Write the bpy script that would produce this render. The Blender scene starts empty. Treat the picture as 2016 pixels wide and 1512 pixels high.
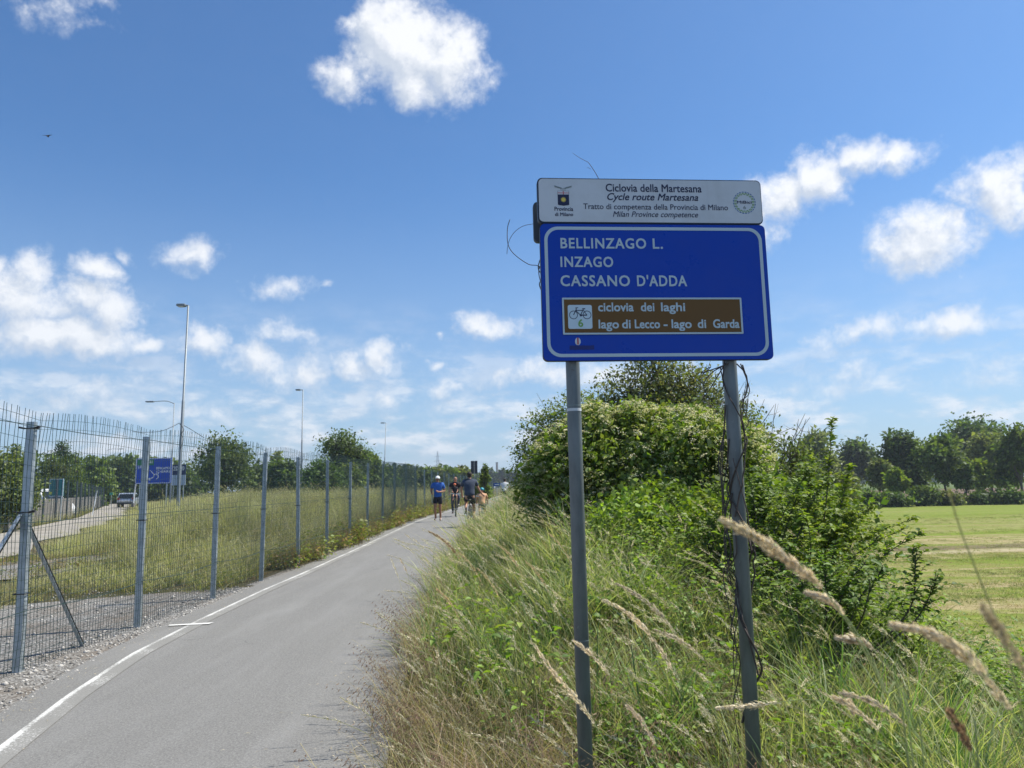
import bpy, math, random
import numpy as np
from mathutils import Vector, Matrix

R = math.radians
scene = bpy.context.scene
COL = scene.collection
rng = np.random.default_rng(7)
random.seed(7)

# ------------------------------------------------------------------ camera
EYE = 1.5
FPX = 1456.0
PITCH, ROLL = R(7.86), R(1.2)
CF = Vector((0, math.cos(PITCH), math.sin(PITCH)))
u0 = Vector((0, -math.sin(PITCH), math.cos(PITCH))); r0 = Vector((1, 0, 0))
CU = u0 * math.cos(ROLL) + r0 * math.sin(ROLL)
CR = r0 * math.cos(ROLL) - u0 * math.sin(ROLL)
cam_d = bpy.data.cameras.new('camera')
cam = bpy.data.objects.new('camera', cam_d); COL.objects.link(cam)
cam_d.sensor_width = 36; cam_d.lens = FPX / 2016 * 36
cam_d.clip_start = 0.05; cam_d.clip_end = 5000
M = Matrix((CR, CU, -CF)).transposed().to_4x4(); M.translation = Vector((0, 0, EYE))
cam.matrix_world = M
cam_d.dof.use_dof = True; cam_d.dof.focus_distance = 4.5; cam_d.dof.aperture_fstop = 6.5
scene.camera = cam

def ray(px, py):
    return CF + CR * ((px - 1008) / FPX) - CU * ((py - 756) / FPX)
def at(px, py, Y):
    d = ray(px, py); t = Y / d.y
    return Vector((d.x * t, Y, EYE + d.z * t))

# ------------------------------------------------------------------ sky, sun, exposure
SUN_AZ, SUN_EL = R(72), R(56)          # azimuth from +Y towards +X
scene.view_settings.view_transform = 'Standard'
scene.view_settings.look = 'None'
scene.view_settings.exposure = 0.42
scene.view_settings.gamma = 1.0
scene.view_settings.use_curve_mapping = False

def N(nt, typ, **kw):
    n = nt.nodes.new(typ)
    for k, v in kw.items():
        if k.startswith('i_'):
            n.inputs[k[2:].replace('_', ' ')].default_value = v
        else:
            setattr(n, k, v)
    return n
def setin(n, i, v):
    n.inputs[i].default_value = v
def math_(nt, op, a, b=None, c=None, clamp=False):
    n = nt.nodes.new('ShaderNodeMath'); n.operation = op; n.use_clamp = clamp
    for i, v in enumerate((a, b, c)):
        if v is None: continue
        if isinstance(v, (int, float)): n.inputs[i].default_value = v
        else: nt.links.new(v, n.inputs[i])
    return n.outputs[0]
def vmath(nt, op, a, b=None):
    n = nt.nodes.new('ShaderNodeVectorMath'); n.operation = op
    for i, v in enumerate((a, b)):
        if v is None: continue
        if isinstance(v, (tuple, list)): n.inputs[i].default_value = v
        else: nt.links.new(v, n.inputs[i])
    return n
def mixc(nt, fac, a, b, typ='MIX'):
    n = nt.nodes.new('ShaderNodeMix'); n.data_type = 'RGBA'; n.blend_type = typ
    for sock, v in ((n.inputs[0], fac), (n.inputs[6], a), (n.inputs[7], b)):
        if isinstance(v, (int, float)): sock.default_value = v
        elif isinstance(v, (tuple, list)): sock.default_value = (*v[:3], 1)
        else: nt.links.new(v, sock)
    return n.outputs[2]
def maprange(nt, v, a, b, c=0.0, d=1.0, smooth=False):
    n = nt.nodes.new('ShaderNodeMapRange'); n.interpolation_type = 'SMOOTHSTEP' if smooth else 'LINEAR'
    nt.links.new(v, n.inputs[0])
    for i, x in enumerate((a, b, c, d)): n.inputs[i + 1].default_value = x
    return n.outputs[0]
def noise(nt, vec, scale, detail=4, rough=0.5, dist=0.0):
    n = nt.nodes.new('ShaderNodeTexNoise'); n.inputs['Scale'].default_value = scale
    n.inputs['Detail'].default_value = detail; n.inputs['Roughness'].default_value = rough
    n.inputs['Distortion'].default_value = dist
    if vec is not None: nt.links.new(vec, n.inputs['Vector'])
    return n.outputs['Fac']

# clouds: each one an ellipse of the real sky, given by its direction (azimuth, elevation)
CLOUDS = [(745, 60, 62, 62, 1.25), (800, 95, 120, 92, 1.5), (880, 120, 90, 78, 1.3), (690, 145, 55, 45, .9), (815, 165, 70, 50, 1.1),
 (1690, 305, 60, 42, 1.0), (1770, 308, 60, 30, .8), (1610, 350, 80, 48, 1.0), (1540, 385, 70, 55, 1.0), (1510, 450, 45, 42, .75),
 (1810, 468, 100, 62, 1.1), (1960, 385, 80, 66, 1.2), (1730, 500, 40, 18, .4),
 (1690, 655, 90, 32, .7), (1870, 635, 82, 32, .8), (1960, 735, 90, 28, .35), (1660, 730, 100, 34, .4), (1620, 765, 60, 25, .35),
 (960, 638, 82, 32, .85), (985, 735, 60, 28, .6), (900, 757, 80, 22, .6), (1080, 735, 80, 34, .7), (1200, 740, 90, 34, .6), (1330, 735, 60, 24, .5),
 (40, 590, 120, 55, 1.0), (190, 600, 80, 50, 1.0), (85, 545, 55, 38, .8), (192, 528, 40, 28, .8), (0, 540, 30, 25, .9), (120, 665, 190, 45, 1.0), (290, 682, 55, 26, .85),
 (385, 508, 62, 36, .75), (545, 573, 70, 20, .5), (628, 563, 16, 9, .4), (570, 660, 80, 28, .45), (405, 668, 45, 38, .95),
 (495, 715, 62, 38, .85), (590, 738, 90, 40, .75), (690, 715, 60, 32, .75), (760, 708, 52, 34, .85), (190, 770, 110, 42, .6), (30, 800, 55, 34, .6),
 (370, 820, 60, 18, .6), (450, 820, 60, 26, .4), (750, 785, 34, 24, .45), (865, 668, 16, 8, .5), (868, 716, 18, 11, .55), (250, 495, 18, 10, .3),
 (100, 8, 110, 34, .4), (205, 20, 40, 20, .35), (870, 790, 50, 20, .3)]

w = bpy.data.worlds.new('World'); scene.world = w; w.use_nodes = True
nt = w.node_tree; nt.nodes.clear()
def cloud_group():
    g = bpy.data.node_groups.new('cloud_cover', 'ShaderNodeTree')
    g.interface.new_socket('Dir', in_out='INPUT', socket_type='NodeSocketVector')
    g.interface.new_socket('Density', in_out='OUTPUT', socket_type='NodeSocketFloat')
    gi = g.nodes.new('NodeGroupInput'); go = g.nodes.new('NodeGroupOutput')
    d = vmath(g, 'NORMALIZE', gi.outputs[0]).outputs[0]
    sep = g.nodes.new('ShaderNodeSeparateXYZ'); g.links.new(d, sep.inputs[0])
    az = math_(g, 'ARCTAN2', sep.outputs[0], sep.outputs[1]); el = math_(g, 'ARCSINE', sep.outputs[2])
    wn = g.nodes.new('ShaderNodeTexNoise'); wn.inputs['Scale'].default_value = 16; wn.inputs['Detail'].default_value = 3
    g.links.new(d, wn.inputs['Vector'])
    cmb = g.nodes.new('ShaderNodeCombineXYZ'); g.links.new(az, cmb.inputs[0]); g.links.new(el, cmb.inputs[1])
    wv = vmath(g, 'MULTIPLY', vmath(g, 'SUBTRACT', wn.outputs['Color'], (.5, .5, .5)).outputs[0], (.09, .05, 0)).outputs[0]
    p = vmath(g, 'ADD', cmb.outputs[0], wv).outputs[0]
    field = None
    for (cx, cy, rx, ry, s) in CLOUDS:
        r = ray(cx, cy).normalized(); a, e = math.atan2(r.x, r.y), math.asin(r.z)
        a = a
        q = vmath(g, 'SUBTRACT', p, (a, e, 0)).outputs[0]
        k = 1.0 / math.sqrt(1 + ((cx - 1008) / FPX) ** 2 )
        q = vmath(g, 'MULTIPLY', q, (FPX / (rx * k * 1.2), FPX / (ry * 1.18), 0)).outputs[0]
        q = vmath(g, 'LENGTH', q).outputs['Value']
        v = math_(g, 'MULTIPLY_ADD', q, -s, s)
        field = v if field is None else math_(g, 'MAXIMUM', field, v)
    # the rest of the sky carries the same kind of scattered fair-weather cloud
    up = math_(g, 'ADD', math_(g, 'MAXIMUM', sep.outputs[2], 0.0), 0.12)
    dv = g.nodes.new('ShaderNodeCombineXYZ')
    g.links.new(math_(g, 'DIVIDE', sep.outputs[0], up), dv.inputs[0]); g.links.new(math_(g, 'DIVIDE', sep.outputs[1], up), dv.inputs[1])
    gen = noise(g, dv.outputs[0], 1.3, 2, .5)
    gen = maprange(g, gen, .52, .75, -.6, 1.0)
    inaz = maprange(g, math_(g, 'ABSOLUTE', az), .62, .8, 0, 1)
    inel = maprange(g, el, .66, .85, 0, 1)
    out = math_(g, 'MAXIMUM', inaz, inel)
    gen = math_(g, 'ADD', gen, math_(g, 'MULTIPLY_ADD', out, 2.0, -2.0))
    # thin bank of far cloud low over the horizon, all round
    low = math_(g, 'MULTIPLY', maprange(g, el, .0, .05, .2, 1), maprange(g, el, .07, .26, 1, 0))
    st = vmath(g, 'MULTIPLY', d, (13, 13, 34)).outputs[0]
    ln = noise(g, st, 1.0, 5, .6)
    low = math_(g, 'MULTIPLY', low, maprange(g, ln, .40, .62, -.1, .62))
    field = math_(g, 'MAXIMUM', field, gen)
    f1 = noise(g, d, 24, 9, .66, .1)
    f2 = noise(g, d, 90, 5, .6)
    t = math_(g, 'MULTIPLY_ADD', math_(g, 'SUBTRACT', f1, .5), 2.3, math_(g, 'MULTIPLY', math_(g, 'SUBTRACT', f2, .5), .8))
    # the edge noise only bites near a cloud
    near = maprange(g, field, -.5, .15, 0, 1, True)
    dens = math_(g, 'MULTIPLY_ADD', t, math_(g, 'MULTIPLY', near, .62), field)
    dens = math_(g, 'MAXIMUM', dens, low)
    g.links.new(dens, go.inputs[0])
    return g
CG = cloud_group()
tc = nt.nodes.new('ShaderNodeTexCoord')
c1 = nt.nodes.new('ShaderNodeGroup'); c1.node_tree = CG; nt.links.new(tc.outputs['Generated'], c1.inputs[0])
c2 = nt.nodes.new('ShaderNodeGroup'); c2.node_tree = CG
off = vmath(nt, 'ADD', tc.outputs['Generated'], (.010, 0, .020)).outputs[0]; nt.links.new(off, c2.inputs[0])
sky = nt.nodes.new('ShaderNodeTexSky'); sky.sky_type = 'NISHITA'; sky.sun_disc = False
sky.sun_elevation = SUN_EL; sky.sun_rotation = SUN_AZ
sky.air_density = 1.0; sky.dust_density = 0.9; sky.ozone_density = 3.0; sky.altitude = 150
hs = nt.nodes.new('ShaderNodeHueSaturation'); hs.inputs['Saturation'].default_value = 1.1; hs.inputs['Value'].default_value = 1.0
nt.links.new(sky.outputs[0], hs.inputs['Color'])
alpha = maprange(nt, c1.outputs[0], -.08, .85, 0, .95, True)
lit = math_(nt, 'SUBTRACT', c1.outputs[0], c2.outputs[0])
lit = maprange(nt, lit, -.34, .36, 0, 1)
bil = noise(nt, tc.outputs['Generated'], 30, 6, .62)
lit = math_(nt, 'ADD', lit, maprange(nt, bil, .3, .7, -.32, .32), clamp=True)
ccol = mixc(nt, lit, (4.9, 5.4, 6.2), (7.7, 7.8, 8.0))
dsp = nt.nodes.new('ShaderNodeSeparateXYZ'); nt.links.new(tc.outputs['Generated'], dsp.inputs[0])
lowf = maprange(nt, dsp.outputs[2], 0, .32, 1, 0)
ccol = mixc(nt, math_(nt, 'MULTIPLY', lowf, .45), ccol, (5.0, 5.6, 6.5))
skyt = mixc(nt, 1.0, hs.outputs[0], (.64, .92, 1.12), 'MULTIPLY')
veil = maprange(nt, dsp.outputs[2], -.02, .42, .62, 0, True)
skyt = mixc(nt, veil, skyt, (3.5, 4.5, 5.95))
skyc = mixc(nt, alpha, skyt, ccol)
bg = nt.nodes.new('ShaderNodeBackground'); bg.inputs['Strength'].default_value = 0.1
wo = nt.nodes.new('ShaderNodeOutputWorld')
nt.links.new(skyc, bg.inputs[0]); nt.links.new(bg.outputs[0], wo.inputs[0])
w.cycles.sampling_method = 'MANUAL'; w.cycles.sample_map_resolution = 512

sl = bpy.data.lights.new('sun', 'SUN'); sl.energy = 5.0; sl.angle = R(0.53); sl.color = (1.0, .95, .85)
so = bpy.data.objects.new('sun', sl); COL.objects.link(so)
sd = Vector((math.sin(SUN_AZ) * math.cos(SUN_EL), math.cos(SUN_AZ) * math.cos(SUN_EL), math.sin(SUN_EL)))
so.rotation_euler = (-sd).to_track_quat('-Z', 'Y').to_euler(); so.location = (20, 10, 40)

# ------------------------------------------------------------------ helpers
def setp(o, label=None, cat=None, group=None, kind=None):
    if label: o['label'] = label
    if cat: o['category'] = cat
    if group: o['group'] = group
    if kind: o['kind'] = kind
    return o
def empty(name, loc, label, cat, group=None, rz=0.0):
    o = bpy.data.objects.new(name, None); COL.objects.link(o)
    o.location = loc; o.rotation_euler = (0, 0, rz); o.empty_display_size = .2
    return setp(o, label, cat, group)
def link(name, me, parent=None, loc=None):
    o = bpy.data.objects.new(name, me); COL.objects.link(o)
    if parent is not None: o.parent = parent
    if loc is not None: o.location = loc
    return o

class MB:
    """collects shapes (arrays) and makes one mesh"""
    def __init__(s): s.v = []; s.f = []; s.c = []; s.mi = []; s.n = 0
    def add(s, V, Fc, col=(1, 1, 1), mi=0):
        V = np.asarray(V, float).reshape(-1, 3)
        for f in Fc: s.f.append(tuple(int(i) + s.n for i in f)); s.mi.append(mi)
        s.v.append(V); c = np.asarray(col, float)
        if c.ndim == 1: c = np.tile(c, (len(V), 1))
        s.c.append(c); s.n += len(V); return s
    def box(s, x0, x1, y0, y1, z0, z1, col=(1, 1, 1), mi=0, mat=None):
        V = [(x, y, z) for z in (z0, z1) for y in (y0, y1) for x in (x0, x1)]
        if mat is not None: V = [mat @ Vector(p) for p in V]
        return s.add([tuple(p) for p in V], [(0, 2, 3, 1), (4, 5, 7, 6), (0, 1, 5, 4), (2, 6, 7, 3), (0, 4, 6, 2), (1, 3, 7, 5)], col, mi)
    def tube(s, P, r, sides=8, col=(1, 1, 1), mi=0, cap=True):
        P = [Vector(p) for p in P]; n = len(P)
        if isinstance(r, (int, float)): r = [r] * n
        V = []; up = None
        for i in range(n):
            t = (P[min(i + 1, n - 1)] - P[max(i - 1, 0)])
            t = t.normalized() if t.length > 1e-9 else Vector((0, 0, 1))
            if up is None: up = t.orthogonal().normalized()
            a = up - t * up.dot(t)
            a = a.normalized() if a.length > 1e-6 else t.orthogonal().normalized()
            up = a; b = t.cross(a)
            for k in range(sides):
                an = 2 * math.pi * k / sides
                V.append(P[i] + (a * math.cos(an) + b * math.sin(an)) * r[i])
        Fc = [(i * sides + k, i * sides + (k + 1) % sides, (i + 1) * sides + (k + 1) % sides, (i + 1) * sides + k) for i in range(n - 1) for k in range(sides)]
        if cap: Fc += [tuple(range(sides))[::-1], tuple(range((n - 1) * sides, n * sides))]
        return s.add([tuple(p) for p in V], Fc, col, mi)
    def ell(s, c, r, col=(1, 1, 1), mi=0, nu=12, nv=8, v0=0.0, v1=1.0, mat=None):
        V = []; Fc = []
        for j in range(nv + 1):
            th = math.pi * (v0 + (v1 - v0) * j / nv)
            for i in range(nu):
                ph = 2 * math.pi * i / nu
                p = Vector((c[0] + r[0] * math.sin(th) * math.cos(ph), c[1] + r[1] * math.sin(th) * math.sin(ph), c[2] + r[2] * math.cos(th)))
                V.append(tuple(mat @ p if mat is not None else p))
        for j in range(nv):
            for i in range(nu): Fc.append((j * nu + i, (j + 1) * nu + i, (j + 1) * nu + (i + 1) % nu, j * nu + (i + 1) % nu))
        return s.add(V, Fc, col, mi)
    def mesh(s, name, mats, smooth=False, bevel=None):
        me = bpy.data.meshes.new(name)
        V = np.concatenate(s.v); me.from_pydata(V.tolist(), [], s.f)
        C = np.concatenate(s.c); C = np.hstack([C, np.ones((len(C), 1))])
        at_ = me.color_attributes.new('col', 'FLOAT_COLOR', 'POINT'); at_.data.foreach_set('color', C.astype(np.float32).ravel())
        if not isinstance(mats, (list, tuple)): mats = [mats]
        for m in mats: me.materials.append(m)
        if len(mats) > 1: me.polygons.foreach_set('material_index', s.mi)
        if smooth: me.polygons.foreach_set('use_smooth', [True] * len(me.polygons))
        me.update(); return me
    def obj(s, name, mats, parent=None, smooth=False, bevel=None, loc=None, autos=None):
        o = link(name, s.mesh(name, mats, smooth), parent, loc)
        if bevel:
            b = o.modifiers.new('bevel', 'BEVEL'); b.width = bevel; b.segments = 2; b.limit_method = 'ANGLE'
        return o

def arr_mesh(name, V, Fc, C, mat, smooth=False):
    """V (n,3), Fc (m,k) constant k, C (n,3)"""
    me = bpy.data.meshes.new(name); V = np.asarray(V, np.float32); Fc = np.asarray(Fc, np.int32)
    m, k = Fc.shape
    me.vertices.add(len(V)); me.vertices.foreach_set('co', V.ravel())
    me.loops.add(m * k); me.loops.foreach_set('vertex_index', Fc.ravel())
    me.polygons.add(m); me.polygons.foreach_set('loop_start', np.arange(0, m * k, k, dtype=np.int32))
    me.polygons.foreach_set('loop_total', np.full(m, k, np.int32))
    me.update(calc_edges=True)
    a = me.color_attributes.new('col', 'FLOAT_COLOR', 'POINT')
    a.data.foreach_set('color', np.hstack([C, np.ones((len(C), 1))]).astype(np.float32).ravel())
    me.materials.append(mat)
    if smooth: me.polygons.foreach_set('use_smooth', [True] * m)
    return me

# ------------------------------------------------------------------ materials
def base_mat(name):
    m = bpy.data.materials.new(name); m.use_nodes = True; t = m.node_tree; t.nodes.clear()
    out = t.nodes.new('ShaderNodeOutputMaterial'); return m, t, out
def pbsdf(t, out, col, rough=.6, metal=0.0, spec=.5, bump=None, bstr=.3, bdist=.01):
    b = t.nodes.new('ShaderNodeBsdfPrincipled')
    for nm, v in (('Base Color', col), ('Roughness', rough), ('Metallic', metal), ('Specular IOR Level', spec)):
        if isinstance(v, (int, float)): b.inputs[nm].default_value = v
        elif isinstance(v, (tuple, list)): b.inputs[nm].default_value = (*v[:3], 1)
        else: t.links.new(v, b.inputs[nm])
    if bump is not None:
        bn = t.nodes.new('ShaderNodeBump'); bn.inputs['Strength'].default_value = bstr; bn.inputs['Distance'].default_value = bdist
        t.links.new(bump, bn.inputs['Height']); t.links.new(bn.outputs[0], b.inputs['Normal'])
    t.links.new(b.outputs[0], out.inputs[0]); return b
def objco(t): return t.nodes.new('ShaderNodeTexCoord').outputs['Object']
def geopos(t): return t.nodes.new('ShaderNodeNewGeometry').outputs['Position']

def simple(name, col, rough=.6, metal=0.0, var=.12, scale=8.0, spec=.5, bstr=0.0):
    m, t, o = base_mat(name); p = objco(t)
    n = noise(t, p, scale, 5, .6)
    c = mixc(t, maprange(t, n, .3, .7, 0, 1), tuple(x * (1 - var) for x in col), tuple(min(1, x * (1 + var)) for x in col))
    pbsdf(t, o, c, rough, metal, spec, noise(t, p, scale * 12, 3) if bstr else None, bstr, .003); return m

def leaf_mat(name, trans=.35, gloss=.05, sat=1.0, nscale=.6, nvar=.35, val=1.0, rough=.55, tint=(1.3, 1.4, .6)):
    m, t, o = base_mat(name)
    a = t.nodes.new('ShaderNodeAttribute'); a.attribute_name = 'col'
    oi = t.nodes.new('ShaderNodeObjectInfo')
    p = geopos(t)
    n = noise(t, p, nscale, 3, .55)
    k = math_(t, 'MULTIPLY_ADD', maprange(t, n, .25, .75, -1, 1), nvar, val)
    k = math_(t, 'MULTIPLY', k, maprange(t, oi.outputs['Random'], 0, 1, .85, 1.15))
    vm = vmath(t, 'SCALE', a.outputs['Color']); t.links.new(k, vm.inputs['Scale'])
    hsn = t.nodes.new('ShaderNodeHueSaturation'); hsn.inputs['Saturation'].default_value = sat
    t.links.new(vm.outputs[0], hsn.inputs['Color'])
    t.links.new(maprange(t, noise(t, p, nscale * 2.3, 2), .3, .7, .485, .515), hsn.inputs['Hue'])
    d = t.nodes.new('ShaderNodeBsdfDiffuse'); t.links.new(hsn.outputs[0], d.inputs[0])
    tr = t.nodes.new('ShaderNodeBsdfTranslucent')
    tc_ = mixc(t, 1.0, hsn.outputs[0], tint, 'MULTIPLY'); t.links.new(tc_, tr.inputs[0])
    ms = t.nodes.new('ShaderNodeMixShader'); ms.inputs[0].default_value = trans
    t.links.new(d.outputs[0], ms.inputs[1]); t.links.new(tr.outputs[0], ms.inputs[2])
    g = t.nodes.new('ShaderNodeBsdfGlossy'); g.inputs['Roughness'].default_value = rough; g.inputs['Color'].default_value = (.9, .95, 1, 1)
    m2 = t.nodes.new('ShaderNodeMixShader'); m2.inputs[0].default_value = gloss
    t.links.new(ms.outputs[0], m2.inputs[1]); t.links.new(g.outputs[0], m2.inputs[2])
    t.links.new(m2.outputs[0], o.inputs[0]); return m

M_GRASS = leaf_mat('grass_blades', .42, .025, nscale=.9, nvar=.28)
M_MEADOW = leaf_mat('meadow_blades', .42, .02, nscale=.5, nvar=.42)
M_LEAF = leaf_mat('leaves', .4, .025, nscale=1.2, nvar=.25)
M_TREE = leaf_mat('tree_leaves', .35, .02, nscale=.25, nvar=.25)
M_HEAD = leaf_mat('seed_heads', .4, .01, nscale=2, nvar=.15, tint=(1.15, 1.08, .85))

def bark_mat():
    m, t, o = base_mat('bark'); p = objco(t)
    n = noise(t, vmath(t, 'MULTIPLY', p, (6, 6, 1.5)).outputs[0], 3, 6, .65)
    c = mixc(t, maprange(t, n, .3, .7), (.05, .04, .03), (.17, .145, .115))
    pbsdf(t, o, c, .9, 0, .2, n, .6, .02); return m
M_BARK = bark_mat()

def galv_mat():
    m, t, o = base_mat('galvanised_steel'); p = objco(t)
    n = noise(t, p, 14, 5, .6); n2 = noise(t, vmath(t, 'MULTIPLY', p, (18, 18, 1.2)).outputs[0], 1.5, 4, .6)
    c = mixc(t, maprange(t, n, .35, .65), (.32, .37, .41), (.47, .53, .57))
    c = mixc(t, maprange(t, n2, .52, .75, 0, .5), c, (.2, .22, .23))
    pbsdf(t, o, c, maprange(t, n, .3, .7, .35, .55), .55, .5, n, .1, .002); return m
M_GALV = galv_mat()
def post_mat():
    m, t, o = base_mat('painted_grey_post'); p = objco(t)
    n = noise(t, vmath(t, 'MULTIPLY', p, (10, 10, 2.2)).outputs[0], 2.5, 6, .65)
    sp = t.nodes.new('ShaderNodeSeparateXYZ'); t.links.new(p, sp.inputs[0])
    band = noise(t, vmath(t, 'MULTIPLY', p, (.2, .2, 5)).outputs[0], 1.0, 1, .4)
    c = mixc(t, maprange(t, n, .35, .68), (.12, .143, .155), (.195, .22, .23))
    c = mixc(t, maprange(t, band, .5, .58, 0, .3), c, (.2, .24, .26))
    sc = noise(t, vmath(t, 'MULTIPLY', p, (40, 40, 12)).outputs[0], 2.5, 4, .7)
    c = mixc(t, maprange(t, sc, .66, .76, 0, .6), c, (.36, .38, .36))
    c = mixc(t, maprange(t, noise(t, p, 60, 2), .7, .8, 0, .5), c, (.1, .06, .04))
    pbsdf(t, o, c, maprange(t, n, .3, .7, .42, .6), .25, .5, n, .15, .002); return m
M_POST = post_mat()
M_WIRE = simple('green_coated_wire', (.03, .06, .058), .5, .2)
M_BLACK = simple('black_plastic_and_brace_shade', (.012, .012, .014), .5)
M_DKMETAL = simple('dark_metal', (.07, .085, .10), .5, .4)
M_VINE = simple('dry_vine', (.075, .058, .048), .85, var=.4, scale=30)
M_STEEL = simple('lamp_steel', (.22, .25, .27), .5, .3)

def asphalt():
    m, t, o = base_mat('worn_asphalt'); p = geopos(t)
    g = noise(t, p, 70, 5, .9); g2 = noise(t, p, 150, 2, .6); l = noise(t, p, .55, 4, .6); md = noise(t, vmath(t, 'MULTIPLY', p, (2.2, .35, 1)).outputs[0], 1.3, 4, .6)
    c = mixc(t, maprange(t, g, .38, .62), (.115, .112, .104), (.27, .262, .242))
    c = mixc(t, maprange(t, g2, .62, .75, 0, .6), c, (.52, .5, .45))
    c = mixc(t, maprange(t, g2, .3, .38, .65, 0), c, (.09, .09, .09))
    c = mixc(t, maprange(t, l, .3, .7, 0, .22), c, (.16, .155, .15))
    c = mixc(t, maprange(t, md, .45, .75, 0, .25), c, (.33, .325, .31))
    vor = t.nodes.new('ShaderNodeTexVoronoi'); vor.feature = 'DISTANCE_TO_EDGE'; vor.inputs['Scale'].default_value = .45
    wv = t.nodes.new('ShaderNodeTexNoise'); wv.inputs['Scale'].default_value = 1.6; wv.inputs['Detail'].default_value = 5
    t.links.new(p, wv.inputs['Vector'])
    t.links.new(vmath(t, 'ADD', p, vmath(t, 'SCALE', wv.outputs['Color']).outputs[0]).outputs[0], vor.inputs['Vector'])
    cr = maprange(t, vor.outputs['Distance'], .0, .006, .45, 0)
    cr = math_(t, 'MULTIPLY', cr, maprange(t, noise(t, p, .8, 2), .52, .62, 0, 1))
    c = mixc(t, cr, c, (.07, .07, .07))
    pbsdf(t, o, c, .85, 0, .3, g, .5, .006); return m
M_ASPH = asphalt()

def gravel():
    m, t, o = base_mat('gravel'); p = geopos(t)
    vor = t.nodes.new('ShaderNodeTexVoronoi'); vor.inputs['Scale'].default_value = 46; t.links.new(p, vor.inputs['Vector'])
    bw = t.nodes.new('ShaderNodeSeparateColor'); t.links.new(vor.outputs['Color'], bw.inputs[0])
    l = noise(t, p, 1.1, 5, .65)
    c = mixc(t, maprange(t, bw.outputs[0], 0, 1), (.13, .125, .115), (.42, .41, .385))
    c = mixc(t, maprange(t, vor.outputs['Distance'], .3, .75, 0, .75), c, (.07, .062, .052))
    c = mixc(t, maprange(t, l, .42, .68, 0, .6), c, (.15, .115, .08))
    pbsdf(t, o, c, .9, 0, .2, vor.outputs['Distance'], -.8, .012); return m
M_GRAVEL = gravel()

def soil():
    m, t, o = base_mat('soil_and_thatch'); p = geopos(t)
    n = noise(t, p, 2.2, 8, .7); n2 = noise(t, p, .35, 3)
    c = mixc(t, maprange(t, n, .3, .7), (.045, .038, .022), (.15, .12, .07))
    c = mixc(t, maprange(t, n2, .4, .62, 0, .75), c, (.055, .07, .02))
    pbsdf(t, o, c, 1, 0, .1, noise(t, p, 30, 5, .7), .8, .03); return m
M_SOIL = soil()

def field_mat():
    m, t, o = base_mat('mown_field'); p = geopos(t)
    st = vmath(t, 'MULTIPLY', p, (.045, .34, 1)).outputs[0]
    n = noise(t, st, 1.0, 8, .68, 1.1); f = noise(t, p, 2.6, 9, .78); ff = noise(t, vmath(t, 'MULTIPLY', p, (3.5, 14, 1)).outputs[0], 1.0, 5, .7)
    sp = t.nodes.new('ShaderNodeSeparateXYZ'); t.links.new(p, sp.inputs[0])
    c = mixc(t, maprange(t, f, .3, .7), (.11, .165, .016), (.215, .265, .04))
    dry = maprange(t, n, .43, .58, 0, 1)
    nearf = maprange(t, sp.outputs[1], 34, 60, 1, .3)
    dry = math_(t, 'MULTIPLY', dry, nearf)
    dc = mixc(t, maprange(t, ff, .35, .65), (.24, .165, .09), (.5, .4, .24))
    c = mixc(t, math_(t, 'MULTIPLY', dry, maprange(t, ff, .25, .6, .25, 1)), c, dc)
    # shallow bare strip across the field
    wob = math_(t, 'MULTIPLY_ADD', noise(t, p, .12, 7, .65), 3.4, sp.outputs[1])
    band = math_(t, 'SUBTRACT', 1.0, maprange(t, math_(t, 'ABSOLUTE', math_(t, 'SUBTRACT', wob, 33.8)), .45, 1.2, 0, 1))
    c = mixc(t, math_(t, 'MULTIPLY', band, maprange(t, f, .25, .5, .5, 1)), c, (.16, .115, .085))
    b2 = math_(t, 'SUBTRACT', 1.0, maprange(t, math_(t, 'ABSOLUTE', math_(t, 'SUBTRACT', wob, 32.0)), .3, .9, 0, 1))
    c = mixc(t, math_(t, 'MULTIPLY', b2, .7), c, (.4, .34, .22))
    c = mixc(t, math_(t, 'MULTIPLY', maprange(t, math_(t, 'SINE', math_(t, 'MULTIPLY', wob, 1.9)), .3, 1, 0, .35), 1.0), c, (.2, .2, .06))
    pbsdf(t, o, c, 1, 0, .1, f, .7, .05); return m
M_FIELD = field_mat()
def paint():
    m, t, o = base_mat('worn_white_paint'); p = geopos(t)
    n = noise(t, p, 55, 6, .75); n2 = noise(t, p, 2.0, 3); a = t.nodes.new('ShaderNodeAttribute'); a.attribute_name = 'col'
    sc = t.nodes.new('ShaderNodeSeparateColor'); t.links.new(a.outputs['Color'], sc.inputs[0])
    k = math_(t, 'ADD', math_(t, 'SUBTRACT', n, .5), math_(t, 'MULTIPLY_ADD', math_(t, 'SUBTRACT', n2, .5), .5, 0))
    k = math_(t, 'ADD', k, sc.outputs[0])
    k = math_(t, 'MULTIPLY', maprange(t, k, .38, .56), .85)
    g = noise(t, p, 160, 3, .7)
    c = mixc(t, k, mixc(t, maprange(t, g, .3, .7), (.165, .16, .146), (.29, .281, .256)), (.7, .69, .65))
    pbsdf(t, o, c, .8, 0, .3, n, .3, .003); return m
M_PAINT = paint()
def conc():
    m, t, o = base_mat('weathered_concrete'); p = objco(t)
    n = noise(t, vmath(t, 'MULTIPLY', p, (3, 3, .8)).outputs[0], 1.0, 6, .65)
    c = mixc(t, maprange(t, n, .3, .7), (.12, .11, .1), (.3, .28, .255)); pbsdf(t, o, c, .9, 0, .2, n, .3, .02); return m
M_CONC = conc()

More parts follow.
